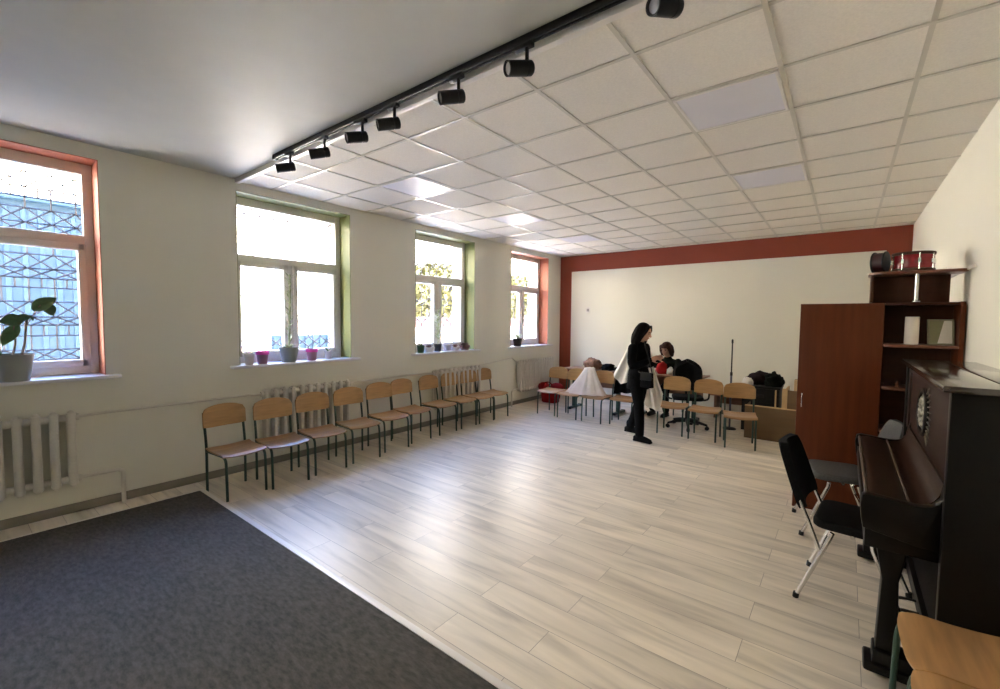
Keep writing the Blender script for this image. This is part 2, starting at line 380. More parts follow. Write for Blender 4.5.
struct(MB().box(0.018, XR, YB - 0.024, YB - 0.006, 0, 0.075, bev=0.004).build('baseboard_back', M_base), 'grey-brown baseboard along the far wall', 'baseboard')
struct(MB().box(XR - 0.018, XR, 5.3, YB - .024, 0, 0.075, bev=0.004).build('baseboard_right', M_base), 'grey-brown baseboard along the right wall', 'baseboard')

# ---- windows
XF0, XF1 = -0.285, -0.225     # frame depth
def lattice_hex(b, y0, y1, z0, z1, x):
    p = 0.165; hs, hd = 0.17, 0.125; r = 0.0085
    n = int((y1 - y0) / p) + 2
    z = z0 - 0.05; ph = 0
    while z < z1:
        for k in range(-1, n + 1):
            yc = y0 + (k + (0.5 if False else 0)) * p
            if ph == 0:
                if y0 < yc < y1 and z + hs > z0: b.tube([(x, yc, max(z, z0)), (x, yc, min(z + hs, z1))], r, 4)
            else:
                for sgn in (-1, 1):
                    m_ = (x, yc + sgn * p / 2, z + hd / 2)
                    if y0 < yc < y1 and y0 < m_[1] < y1 and z + hd < z1 and z > z0:
                        b.tube([(x, yc, z), m_], r, 4); b.tube([m_, (x, yc, z + hd)], r, 4)
        z += hs if ph == 0 else hd; ph = 1 - ph
def lattice_box(b, y0, y1, z0, z1, x):
    p = 0.155; n = int((y1 - y0) / p) + 1; r = 0.006
    rows = [0.0, 0.10, 0.19, 0.31, 0.40, 0.47, 0.60, 0.72, 0.80, 0.88, 1.0, 1.08, 1.17, 1.26, 1.38, 1.47, 1.55, 1.68, 1.8]
    for q in rows:
        z = z0 + q
        if z < z1: b.tube([(x, y0, z), (x, y1, z)], r, 4)
    for i in range(len(rows) - 1):
        za, zb = z0 + rows[i], z0 + rows[i + 1]
        if zb > z1: break
        for k in range(n):
            ya, yb = y0 + k * p, min(y1, y0 + (k + 1) * p)
            if i % 4 in (0, 1): b.tube([(x, ya, za), (x, yb, zb)], r, 4); b.tube([(x, yb, za), (x, ya, zb)], r, 4)
            elif i % 4 == 2: b.tube([(x, ya, za), (x, ya, zb)], r, 4)
            else:
                b.tube([(x, ya, za), (x, ya, zb)], r, 4); b.tube([(x, (ya + yb) / 2, za), (x, (ya + yb) / 2, zb)], r, 4)
WN = ['window behind the camera on the stage', 'leftmost window with orange reveal and a blue wall outside', 'second window from the left with green reveal, glaring white light outside',
      'third window from the left with green reveal and yellow-green trees outside', 'window nearest the far wall with orange reveal']
for i, (a, c) in enumerate(OPEN):
    w_ = bpy.data.objects.new('window_%d' % (i + 1), None); COL.objects.link(w_); w_['kind'] = 'structure'
    w_.location = (0, (a + c) / 2, Z0); w_['label'] = WN[i]; w_['category'] = 'window'
    h = (c - a) / 2; H = Z1 - Z0
    f = MB()
    def bar(y0, y1, z0, z1, x0=XF0, x1=XF1, bv=0.006): f.box(x0, x1, y0, y1, z0, z1, bev=bv)
    fo = 0.07
    bar(-h, -h + fo, 0, H); bar(h - fo, h, 0, H); bar(-h + fo - .005, h - fo + .005, H - 0.09, H); bar(-h + fo - .005, h - fo + .005, 0, 0.075)
    bar(-h + fo - .005, h - fo + .005, 1.115, 1.195); bar(-0.035, 0.035, 0.07, 1.12)
    s = 0.055
    for (ya, yb) in ((-h + fo - .01, -0.030), (0.030, h - fo + .01)):  # opening sashes
        x1 = XF1 + 0.018
        bar(ya, ya + s, 0.07, 1.12, x1=x1); bar(yb - s, yb, 0.07, 1.12, x1=x1); bar(ya + .01, yb - .01, 0.07, 0.07 + s, x1=x1); bar(ya + .01, yb - .01, 1.12 - s, 1.12, x1=x1)
    f.build('window_frame', M_pvc, w_)
    g = MB(); g.box(-0.262, -0.254, -h + .05, h - .05, 1.17, H - .05); g.box(-0.262, -0.254, -h + .05, h - .05, 0.05, 1.13)
    g.build('pane', M_glass, w_)
    hd = MB(); hd.box(XF1 + .018, XF1 + .03, -0.075, -0.05, 0.52, 0.59, bev=.003); hd.tube([(XF1 + .045, -0.062, 0.57), (XF1 + .045, -0.062, 0.46)], .009, 8); hd.tube([(XF1 + .02, -0.062, 0.57), (XF1 + .048, -0.062, 0.57)], .007, 8)
    hd.build('window_handle', M_pvc, w_)
    rv = MB(); rv.box(-0.23, 0.001, -h, -h + 0.006, 0, H); rv.box(-0.23, 0.001, h - 0.006, h, 0, H); rv.box(-0.23, 0.001, -h, h, H - 0.006, H)
    rv.build('window_reveal', M_green if i in (2, 3) else M_orange, w_)
    sl = MB(); sl.box(-0.24, 0.085, -h - 0.09, h + 0.09, -0.03, 0.0, bev=0.006)
    sl.build('window_sill', M_sill, w_)
    gr = MB()
    (lattice_box if i <= 1 else lattice_hex)(gr, -h, h, 0.02, H - 0.01, -0.42)
    gr.build('window_grille', M_grille, w_)
    ov = MB(); ov.box(-WT - .01, -0.29, -h, -h + 0.012, 0, H); ov.box(-WT - .01, -0.29, h - 0.012, h, 0, H); ov.box(-WT - .01, -0.29, -h, h, H - 0.012, H); ov.box(-WT - .06, -0.29, -h, h, -.03, -0.005)
    ov.build('outer_reveal', M_brick, w_)

# ---- stage
b = MB(); b.box(0.335, XR - 0.003, YN + .01, 1.455, 0.0, 0.022, bev=0.003)
st = thing('stage_platform', 'low platform covered with dark grey carpet in the foreground', 'stage', (0, 0, 0))
b.build('carpet', M_carpet, st)
b = MB(); b.box(0.318, XR - 0.003, 1.452, 1.49, 0.0, 0.026, bev=0.003); b.box(0.318, 0.338, YN + .01, 1.455, 0.0, 0.026, bev=0.003)
b.build('edge_strip', M_alu, st)

# ================================================================ OUTSIDE
struct(MB().box(-40, -WT - .02, -30, 60, -0.75, -0.6).build('ground', M_yard), 'pale paved yard outside the windows', 'ground')
b = MB(); b.box(-9.0, -3.2, -1.3, 2.1, -0.6, 3.07)
bl = thing('cladding_building', 'low sky-blue clad building seen through the leftmost window', 'building')
b.build('wall', M_blue, bl)
b = MB()
for k in range(22): b.box(-3.2, -3.175, -1.28 + k * 0.152, -1.28 + k * 0.152 + 0.05, -0.6, 3.0, bev=0.004, seg=1)
b.build('cladding_rib', M_blue, bl)
b = MB(); b.box(-9.1, -3.1, -1.4, 2.2, 3.07, 3.13, bev=.01); b.build('roof_edge', M_blue, bl)
b = MB(); b.box(-3.26, -3.2, 3.75, 5.2, -0.6, 1.32)
for k in range(9): b.box(-3.2, -3.18, 3.77 + k * .15, 3.82 + k * .15, -0.6, 1.32)
tag(b.build('blue_fence', M_blue), 'low sky-blue fence outside the second window from the left', 'fence')
b = MB(); b.box(-13.0, -12.8, 11.2, 40, -0.6, 1.2)
fw = thing('boundary_fence', 'pale yard wall with pink top band outside the third and fourth windows', 'fence')
b.build('wall', M_pale_b, fw)
MB().box(-13.03, -12.77, 11.2, 40, 1.2, 1.75, bev=.01).build('top_band', M_pinkf, fw)
pb = thing('pale_building', 'added tall sunlit pale building outside the second window, glaring white', 'building', (-12.0, 7.0, -0.6))  # added so the second window blows out white; bounces sunlight indoors
q = MB(); q.box(-3, 0, -3.6, 3.6, 0, 6.2); q.build('wall', M_pale_b, pb)
q = MB(); q.prism([(-3.9, 6.2), (3.9, 6.2), (3.9, 6.35), (0, 7.6), (-3.9, 6.35)], 'x', -3.3, .3, bev=.02); q.build('roof', M_pinkf, pb)
def tree(x, y, h, r, lab, sd):
    rn = random.Random(sd)
    t = thing('tree', lab, 'tree', (x, y, -0.6), 0, 'trees outside the windows')
    tb = MB().tube(smoothpath([(0, 0, 0), (.06, .02, h * .3), (0, .05, h * .65)]), [.16] * 6 + [.12] * 5, 8)
    for k in range(6):
        an = k * 1.05; tb.tube([(0, .03, h * (.35 + .04 * k)), (r * .6 * math.cos(an), r * .6 * math.sin(an), h * (.6 + .03 * k))], [.06, .02], 6)
    tb.build('trunk', M_bark, t)
    cb = bmesh.new()
    for k in range(2400):
        a, c_ = rn.uniform(0, 2 * PI), rn.uniform(-1, 1); q = rn.random() ** .4
        p = Vector((math.sqrt(1 - c_ * c_) * math.cos(a) * r, math.sqrt(1 - c_ * c_) * math.sin(a) * r, c_ * h * .33)) * q + Vector((0, 0, h * .66))
        d = Vector((rn.gauss(0, 1), rn.gauss(0, 1), rn.gauss(0, 1))).normalized(); e_ = d.orthogonal().normalized(); s_ = rn.uniform(.20, .46)
        f_ = d.cross(e_)
        vs = [cb.verts.new(p + e_ * s_), cb.verts.new(p + f_ * s_ * .55 + d * .03), cb.verts.new(p - e_ * s_), cb.verts.new(p - f_ * s_ * .55 + d * .03)]
        cb.faces.new(vs)
    mm = MB(); mm.bm.free(); mm.bm = cb; mm.build('foliage', M_tree, t)
tree(-17, 16.2, 6.4, 3.2, 'yellow-green tree outside the third window, to the left', 1)
tree(-22, 25.6, 7.0, 3.6, 'yellow-green tree outside the third window, to the right', 2)
tree(-22, 36.0, 7.0, 3.6, 'small yellow-green tree outside the window nearest the far wall', 3)

# ================================================================ CEILING FITTINGS
cells = [(4.063, 2.91, 'unlit square light panel in the ceiling nearest the camera, right of the lamp track'),
         (4.063, 4.71, 'unlit square light panel in the right half of the tile ceiling, middle of the room'),
         (1.063, 2.91, 'unlit square light panel in the tile ceiling near the second window'),
         (1.063, 4.71, 'unlit square light panel in the tile ceiling near the third window'),
         (1.063, 6.51, 'unlit square light panel in the tile ceiling near the window by the far wall')]
first = None
for (x, y, lab) in cells:
    if first is None:
        first = thing('ceiling_light', lab, 'ceiling light', (x + .3, y + .3, ZT - .006), 0, 'flat light panels in the tile ceiling')
        fb = MB(); q = .286
        fb.box(-q, q, -q, -q + .018, -.002, .012, bev=.002); fb.box(-q, q, q - .018, q, -.002, .012, bev=.002); fb.box(-q, -q + .018, -q, q, -.002, .012, bev=.002); fb.box(q - .018, q, -q, q, -.002, .012, bev=.002)
        fb.build('frame', M_pvc, first); MB().box(-q + .01, q - .01, -q + .01, q - .01, .002, .009).build('diffuser', M_panel, first)
    else: dup(first, (x + .3, y + .3, ZT - .006), 0, lab)
YT = 1.885
b = MB(); b.box(1.00, 5.60, YT - .018, YT - .006, ZC - .038, ZC, bev=.002); b.box(1.00, 5.60, YT + .006, YT + .018, ZC - .038, ZC, bev=.002); b.box(1.0, 5.6, YT - .018, YT + .018, ZC - .012, ZC); b.box(.99, 1.02, YT - .02, YT + .02, ZC - .042, ZC, bev=.003)
tag(b.build('light_track', M_blk), 'long black lamp track on the ceiling along the edge of the tiles', 'light track')
def spot():
    r = thing('track_spotlight', '', 'spotlight', (0, 0, 0), 0, 'black spotlights on the ceiling track')
    MB().box(-.055, .055, -.017, .017, -.024, .0, bev=.004).build('adapter', M_blk, r)
    MB().tube([(.02, 0, -.02), (.02, 0, -.10)], .010, 10).build('stem', M_blk, r)
    L = .145; rad = .037; ax = Vector((-.44, -.86, -.26)).normalized(); c = Vector((-.005, -.03, -.128))
    rot = ax.to_track_quat('Z', 'Y').to_matrix().to_4x4(); rot.translation = c - ax * L / 2
    bd = MB(); bd.lathe([(.02, -.004), (.032, 0), (rad, .006), (rad, .034), (rad - .003, .036), (rad - .003, .040), (rad, .042), (rad, L), (rad - .006, L), (rad - .009, L - .014), (.01, L - .014)], n=24, M=rot)
    bo = bd.build('lamp_body', M_blk, r)
    MB().lathe([(.001, L - .0135), (.0275, L - .0125), (.0275, L - .0085), (.02, L - .006), (.001, L - .005)], n=20, M=rot).build('lens', M_lens, r)
    return r
SPX = [1.25, 1.785, 2.265, 2.62, 3.19, 3.66, 4.38]
ordn = ['first', 'second', 'third', 'fourth', 'fifth', 'sixth', 'seventh', 'eighth', 'ninth', 'tenth']
s0 = spot()
for i, x in enumerate(SPX):
    lab = 'black cylindrical spotlight on the ceiling track, %s from the window end' % ordn[i]
    if i == 0: s0.location = (x, YT, ZC - .036); s0['label'] = lab
    else: dup(s0, (x, YT, ZC - .036), random.Random(i).uniform(-.12, .12), lab)

# ================================================================ RADIATORS AND PIPES
def radiator(y0, y1, lab, z0=.255, z1=.86, pitch=.098):
    n = max(2, int(round((y1 - y0) / pitch)))
    r = thing('radiator', lab, 'radiator', (0.105, y0, 0), 0, 'white cast iron radiators under the windows')
    p = (y1 - y0) / n; me = None
    for k in range(n):
        if me is None:
            s = MB()
            w2 = .023
            s.tube(smoothpath([(.0, 0, z0 + .01), (.0, 0, z0 + .05), (.0, 0, (z0 + z1) / 2), (.0, 0, z1 - .05), (.0, 0, z1 - .01)], 4), [.022] + [.030] * 4 + [w2 + .004] * 8 + [.030] * 3 + [.022], 12, ry=1.0, round_ends=True)
            s.tube(smoothpath([(-.055, 0, z0 + .03), (-.055, 0, (z0 + z1) / 2), (-.055, 0, z1 - .03)], 4), .024, 10, round_ends=True)
            for z in (z0 + .05, z1 - .05): s.tube([(-.055, 0, z), (0, 0, z)], .03, 10); s.tube([(-.02, -p / 2, z), (-.02, p / 2, z)], .028, 12)
            o = s.build('section', M_rad, r); me = o.data
        else: o = bpy.data.objects.new('section', me); COL.objects.link(o); o.parent = r
        o.location = (0, p * (k + .5), 0)
    for yy in (.12, (y1 - y0) - .12): MB().box(-.104, -.03, yy - .012, yy + .012, z1 - .14, z1 - .11).build('bracket', M_rad, r)
    return r
radiator(-.30, .69, 'white cast iron radiator under the leftmost window')
radiator(2.12, 3.20, 'white cast iron radiator under the second window, behind the wooden chairs')
radiator(4.62, 5.74, 'white cast iron radiator under the third window, behind the far end of the chair row')
radiator(6.86, 8.12, 'white cast iron radiator under the window nearest the far wall', pitch=.09)
def pipe(pts, lab, r=.012): tag(MB().tube(pts, r, 10).build('heating_pipe', M_rad), lab, 'heating pipe', 'thin white heating pipes along the window wall')
pipe([(.08, .69, .81), (.05, .78, .81), (.04, .86, .81), (.04, 2.02, .81), (.08, 2.12, .81)], 'thin white pipe running along the wall from the leftmost radiator to the second')
pipe([(.08, 3.20, .81), (.04, 3.30, .82), (.04, 4.50, .82), (.08, 4.62, .81)], 'thin white pipe behind the chairs between the second and third radiators')
pipe([(.08, 5.74, .81), (.04, 5.82, .85), (.04, 6.70, .92), (.04, 6.80, .86), (.08, 6.86, .82)], 'thin white pipe rising along the wall to the radiator nearest the far wall')
pipe([(.08, .69, .305), (.08, .80, .305), (.08, .925, .305), (.08, .955, .285), (.08, .957, .25), (.08, .957, 0)], 'white pipe bending down to the floor beside the leftmost radiator', .016)
pipe([(.08, 6.86, .305), (.08, 6.72, .305), (.08, 6.67, .285), (.08, 6.66, .25), (.08, 6.66, 0)], 'white pipe bending down to the floor beside the radiator nearest the far wall', .016)

# ================================================================ SCHOOL CHAIRS
def school_chair():
    r = thing('school_chair', '', 'chair')
    zs = .395; hx = .172; tr = .0115
    def seat(u, v):
        x = (u - .5) * .385; y = -.20 + v * .375
        e = abs(2 * u - 1)
        y += (.018 * e ** 4) * (1 - v) - (.018 * e ** 4) * v
        z = zs + .012 * e ** 2 - .010 * math.sin(PI * min(1, v * 1.05)) + (.006 if v > .9 else 0)
        if v < .22: z -= .02 * ((.22 - v) / .22) ** 2
        return (x, y, z + .014)
    MB().grid(seat, 14, 14, .012).build('seat', M_plyseat, r)
    def back(u, v):
        e = 2 * u - 1; x = e * .19
        top = .805 - .045 * abs(e) ** 2.4 - (.03 * max(0, (abs(e) - .88) / .12) ** 2); bot = .595 + .012 * abs(e) ** 6
        z = bot + (top - bot) * v
        y = .222 + .075 * (z - .6) - .028 * (1 - e * e) * -1 - .028
        return (x, y, z)
    MB().grid(back, 18, 8, .011).build('backrest', M_ply, r)
    for s in (-1, 1):
        x = s * hx
        MB().tube(smoothpath([(x, -.195, 0), (x, -.19, .20), (x, -.185, .33), (x, -.165, .375), (x, -.12, .388), (x, .0, .388), (x, .19, .385)], 4), tr, 10).build('leg', M_gframe, r)
        MB().tube(smoothpath([(x, .195, 0), (x, .192, .25), (x, .192, .42), (x, .214, .58), (x, .236, .74)], 4), tr, 10).build('leg', M_gframe, r)
    MB().tube([(-hx, -.08, .386), (hx, -.08, .386)], .010, 8).tube([(-hx, .12, .384), (hx, .12, .384)], .010, 8).build('crossbar', M_gframe, r)
    return r
c0 = school_chair()
row = [(.74, 1.69), (.78, 2.10), (.74, 2.553), (.711, 3.02), (.643, 3.513), (.577, 3.954), (.561, 4.478), (.537, 4.944), (.541, 5.373), (.526, 5.775)]
ang = [4, -3, -3, -4, -5, 1, 1, 2, -1, -2]
used = False
def chair(x, y, rz, lab, group):
    global used
    if not used: used = True; c0.location = (x, y, 0); c0.rotation_euler = (0, 0, rz); c0['label'] = lab; c0['group'] = group; return c0
    return dup(c0, (x, y, 0), rz, lab, group)
for i, (fx, y) in enumerate(row):
    lab = 'plywood school chair with green legs under the windows, %s from the stage' % ordn[i]
    if i == 9: lab = 'plywood school chair with green legs at the far end of the window row'
    chair(fx - .195, y, PI / 2 + math.radians(ang[i]), lab, 'row of school chairs along the window wall')
G2 = 'row of school chairs in front of the desks'
chair(.97, 6.648, 0, 'plywood school chair standing in the corner in front of the red bag', G2)
chair(1.385, 6.62, math.radians(2), 'plywood school chair under the left side of the white tulle', G2)
chair(1.845, 6.625, math.radians(-3), 'plywood school chair under the right side of the white tulle', G2)
chair(2.275, 6.73, math.radians(3), 'plywood school chair with a black coat on its back, behind the standing woman', G2)
chair(3.045, 6.65, math.radians(4), 'plywood school chair right of the standing woman, before the office chair', G2)
chair(3.49, 6.62, math.radians(3), 'plywood school chair second from the right end of the desk row', G2)
chair(3.945, 6.50, math.radians(13), 'plywood school chair at the right end of the desk row, beside the cardboard box', G2)
G3 = 'school chairs at the right edge by the piano'
chair(5.418, 2.297, math.radians(-88), 'school chair seat in the lower right corner, right beside the piano', G3)
chair(5.428, 1.905, math.radians(-87), 'school chair at the bottom right edge, nearer than the one beside the piano', G3)

# ================================================================ DESKS
def desk(x0, lab, y0=7.15):
    r = thing('school_desk', lab, 'desk', (x0, y0, 0), 0, 'brown school desks behind the chairs')
    MB().box(0, 1.19, 0, .5, .735, .755, bev=.005).build('tabletop', M_desk, r)
    MB().box(.08, 1.11, .42, .435, .40, .70, bev=.003).build('modesty_panel', M_desk, r)
    for x in (.16, 1.03):
        l = MB(); l.box(x - .03, x + .03, .17, .23, .03, .735, bev=.004); l.box(x - .03, x + .03, .03, .47, .70, .735, bev=.004); l.box(x - .03, x + .03, .0, .44, .005, .04, bev=.006)
        l.build('leg', M_gframe, r)
        for yy in (.0, .40): MB().box(x - .033, x + .033, yy - .005, yy + .045, 0, .045, bev=.006).build('foot_cap', M_plast, r)
    return r
desk(.87, 'brown-topped school desk in the far left corner with bags on it')
desk(2.09, 'brown-topped school desk in front of the seated woman', 7.30)

# ================================================================ CLOTHES AND BAGS
def lump(name, mt, c, r, seed, amp=.25, fr=6.0, cut=None, parent=None, flat=True, n=28):
    b = MB(); b.ball((0, 0, 0), 1.0, n)
    sd = Vector((seed * 3.1, seed * 1.7, seed * .9))
    for v in b.bm.verts:
        d = v.co.normalized(); k = 1 + amp * mnoise.noise(d * fr * .35 + sd) + amp * .5 * mnoise.noise(d * fr + sd)
        v.co = Vector((d.x * r[0] * k, d.y * r[1] * k, d.z * r[2] * k))
        if flat and v.co.z < -r[2] * .55: v.co.z = -r[2] * .55
    o = b.build(name, mt, parent, smooth=1.2)
    if parent is None: o.location = (c[0], c[1], c[2] + r[2] * .55)
    else: o.location = c
    return o
tag(lump('handbag', M_tan, (1.38, 7.38, .756), (.185, .12, .125), 2), 'tan and brown soft bag on the left end of the corner desk', 'bag')
tag(lump('jacket', M_blackc, (1.685, 7.36, .756), (.115, .12, .075), 3, .35), 'dark crumpled jacket beside the tan bag on the desk', 'jacket')
tag(lump('scarf', M_dgreen, (1.94, 7.33, .756), (.105, .11, .06), 5, .4), 'dark green crumpled scarf on the corner desk near the standing woman', 'scarf')
tag(lump('sweater', M_blackc, (2.22, 7.40, .756), (.12, .13, .09), 6, .35), 'black crumpled sweater on the desk behind the standing woman', 'sweater')
tag(lump('crumpled_paper', M_white, (1.47, 7.22, .756), (.035, .03, .03), 7, .35, n=14), 'small white crumpled paper on the front edge of the corner desk', 'paper')
# coat over the back of the chair behind the woman
def coat(u, v):
    s = u * 2 - 1; x = 2.275 + s * .22 * (1 + .15 * (abs(v * 2 - 1)))
    a = v * 2 - 1   # front (-1) .. over the top (0) .. behind (+1)
    drop = abs(a); z = .825 - .36 * drop ** 1.3 - .03 * s * s + .012 * math.sin(s * 9)
    y = 6.955 + (.055 if a > 0 else -.055) * min(1, drop * 6) + .018 * math.sin(s * 11 + a * 3) + (-.03 * drop if a < 0 else .03 * drop)
    return (x, y, z)
tag(MB().grid(coat, 26, 26, .012).build('coat', M_blackc, smooth=1.2), 'black coat hung over a chair back, behind the standing woman', 'coat')
# tulle cone over two chairs
b = MB()
N, Hn = 96, 14; t = bmesh.new(); rings = []
for k in range(Hn + 1):
    q = k / Hn; ring = []
    for j in range(N):
        a = 2 * PI * j / N; f = 1 + (.10 * math.sin(a * 11) + .06 * math.sin(a * 17 + 2)) * (.35 + .65 * q)
        rx = (.085 + .255 * q ** 1.15) * f; ry_ = (.07 + .11 * q ** 1.15) * f
        ring.append(t.verts.new((1.675 - .045 * q + rx * math.cos(a), 6.68 - .04 * q + ry_ * math.sin(a) + .0, .85 - .427 * q)))
    rings.append(ring)
for k in range(Hn):
    for j in range(N): t.faces.new((rings[k][j], rings[k + 1][j], rings[k + 1][(j + 1) % N], rings[k][(j + 1) % N]))
top = t.verts.new((1.675, 6.68, .865))
for j in range(N): t.faces.new((rings[0][j], rings[0][(j + 1) % N], top))
bmesh.ops.recalc_face_normals(t, faces=t.faces)
b._in(t)
tag(b.build('tulle_skirt', M_tulle, smooth=1.5), 'white tulle skirt spread like a cone over two chairs', 'skirt')
# red bag in the corner
rb = thing('red_bag', 'red bag with two bulging humps on the floor in the far left corner', 'bag', (.42, 7.50, 0))
q = MB(); q.ball((0, 0, .15), (.21, .15, .165), 20); q.ball((-.17, .02, .30), (.13, .11, .095), 16); q.ball((.14, .0, .30), (.15, .12, .11), 16); q.box(-.16, .16, -.1, .1, 0, .1, bev=.03)
remeshed(q, 'bag_body', M_redo, rb, .014, 3)
q = MB(); q.tube(smoothpath([(-.12, -.07, .30), (-.08, -.09, .40), (.04, -.09, .41), (.09, -.07, .31)], 5), .012, 8); q.build('handle', M_redo, rb)
# red bundle and white cloth on the desk in front of the seated woman
tag(lump('red_pouch', M_redo, (2.60, 7.48, .756), (.085, .075, .13), 4, .15, n=24), 'round red pouch on the desk between the two women', 'pouch')
tag(lump('white_napkin', M_cloth, (2.735, 7.50, .756), (.055, .07, .075), 9, .35), 'white crumpled cloth on the desk beside the red pouch', 'cloth')

# ================================================================ OFFICE CHAIR
oc = thing('office_chair', 'black swivel office chair with a tall rounded back among the school chairs', 'office chair', (3.13, 7.07, 0), math.radians(200))
for k in range(5):
    a = 2 * PI * k / 5 + .3
    ar = MB(); ar.tube([(.03 * math.cos(a), .03 * math.sin(a), .12), (.16 * math.cos(a), .16 * math.sin(a), .105), (.29 * math.cos(a), .29 * math.sin(a), .075)], [.032, .024, .017], 8)
    ao = ar.build('base_arm', M_plast, oc)
    cs = MB(); cx_, cy_ = .29 * math.cos(a), .29 * math.sin(a)
    tdir = Vector((-math.sin(a), math.cos(a), 0))
    for s in (-1, 1):
        Mx = tdir.to_track_quat('Z', 'Y').to_matrix().to_4x4(); Mx.translation = Vector((cx_, cy_, .03)) + tdir * (s * .014 - .009)
        cs.lathe([(.012, 0), (.028, .003), (.03, .009), (.028, .015), (.012, .018)], n=16, M=Mx)
    cs.tube([(cx_, cy_, .03), (cx_, cy_, .08)], .008, 8)
    cs.build('caster', M_plast, ao)
MB().tube([(0, 0, .09), (0, 0, .26)], .028, 14).tube([(0, 0, .25), (0, 0, .42)], .018, 14).build('gas_column', M_plast, oc)
MB().prism(rrect(-.22, .22, -.19, .17, .08), 'z', .44, .50, bev=.022, seg=3).build('seat', M_fab, oc)
def ob(u, v):
    e = 2 * u - 1; z = .56 + v * .485
    wd = .215 * (1 - .45 * max(0, v - .55) ** 2 / .2) * (1 - .18 * max(0, .3 - v)); wd *= math.sqrt(max(.05, 1 - max(0, (v - .72) / .28) ** 2.2 * .93))
    return (e * wd, -.165 + .05 * (1 - e * e) * -1 + .05 * e * e - .06 * (v - .4), z)
MB().grid(ob, 18, 18, .05).build('backrest', M_fab, oc, smooth=1.0)
MB().tube(smoothpath([(0, -.05, .43), (0, -.16, .43), (0, -.235, .50), (0, -.245, .72)], 5), .02, 8).build('back_bracket', M_plast, oc)
for s in (-1, 1):
    MB().tube(smoothpath([(s * .22, .02, .44), (s * .29, .02, .47), (s * .30, .0, .59), (s * .29, -.0, .635)], 5), .014, 8).box(s * .29 - .025, s * .29 + .025, -.10, .05, .63, .655, bev=.01).build('armrest', M_plast, oc)

# ================================================================ PEOPLE
def limb(b, pts, rs, n=14): b.tube(smoothpath(pts, 4), list(np.interp(np.linspace(0, len(pts) - 1, (len(pts) - 1) * 4 + 1), range(len(pts)), rs)), n, round_ends=True)
def hand(b, wrist, direc, palmn, side, curl=.5, s=1.0):
    """palm and five fingers; direc: along the hand, palmn: palm normal, side: thumb side"""
    d = Vector(direc).normalized(); nn = Vector(palmn); nn = (nn - d * nn.dot(d)).normalized(); sd = d.cross(nn).normalized() * side
    w0 = Vector(wrist); Mx = Matrix((( *sd, ), (*d, ), (*nn, ))).transposed().to_4x4()
    b.ball(w0 + d * .045 * s, (.039 * s, .048 * s, .014 * s), 14, M=Mx)
    for k in range(4):
        L = [.062, .072, .068, .052][k] * s; x = (.028 - .0185 * k) * s
        p0 = w0 + d * (.082 - .004 * abs(k - 1.2)) * s + sd * x; a = curl * (1 + .12 * k)
        p1 = p0 + (d * math.cos(a * .6) + nn * math.sin(a * .6)) * L * .45
        p2 = p1 + (d * math.cos(a * 1.5) + nn * math.sin(a * 1.5)) * L * .32
        p3 = p2 + (d * math.cos(a * 2.2) + nn * math.sin(a * 2.2)) * L * .25
        b.tube([p0 - d * .012 * s, p0, p1, p2, p3], [.0085 * s, .0085 * s, .008 * s, .0072 * s, .006 * s], 8, round_ends=True)
    t0 = w0 + d * .022 * s + sd * .030 * s
    t1 = t0 + (d * .6 + sd * .75 + nn * .25).normalized() * .034 * s; t2 = t1 + (d * .9 + sd * .2 + nn * .4).normalized() * .03 * s
    b.tube([t0 - sd * .012 * s, t0, t1, t2], [.011 * s, .011 * s, .0095 * s, .007 * s], 8, round_ends=True)
def head(b, c, yaw, pitch, s=1.0):
    """adds skull, jaw, nose, ears; returns transform of the head (X forward, Z up)"""
    Mh = Matrix.Translation(Vector(c)) @ Matrix.Rotation(yaw, 4, 'Z') @ Matrix.Rotation(pitch, 4, 'Y')
    R3 = Mh.to_3x3().to_4x4()
    def E(p, r): b.ball(Mh @ Vector(p), r, 18, M=R3)
    E((-.008, 0, .028), (.094 * s, .075 * s, .090 * s)); E((.022, 0, -.035), (.066 * s, .058 * s, .078 * s)); E((.052, 0, -.088), (.028, .030, .022)); E((.055, 0, .02), (.038, .055, .05))
    b.tube([Mh @ Vector((.088, 0, .012)), Mh @ Vector((.103, 0, -.018)), Mh @ Vector((.108, 0, -.030))], [.009, .012, .014], 8, round_ends=True)
    for s_ in (-1, 1): E((-.005, s_ * .076, -.012), (.018, .008, .030)); E((.060, s_ * .030, -.030), (.022, .020, .022))
    E((.078, 0, -.062), (.014, .022, .010))
    return Mh
def face_parts(Mh, root):
    e_ = MB(); br = MB()
    R3 = Mh.to_3x3().to_4x4()
    for s_ in (-1, 1):
        e_.ball(Mh @ Vector((.083, s_ * .031, .004)), (.008, .013, .0065), 10, M=R3)
        br.tube([Mh @ Vector((.090, s_ * .014, .024)), Mh @ Vector((.091, s_ * .032, .029)), Mh @ Vector((.080, s_ * .050, .022))], .0035, 6)
    e_.build('eye', M_eye, root); br.build('eyebrow', M_hairb, root)
    MB().ball(Mh @ Vector((.090, 0, -.062)), (.006, .021, .006), 10, M=R3).build('mouth', M_lip, root)

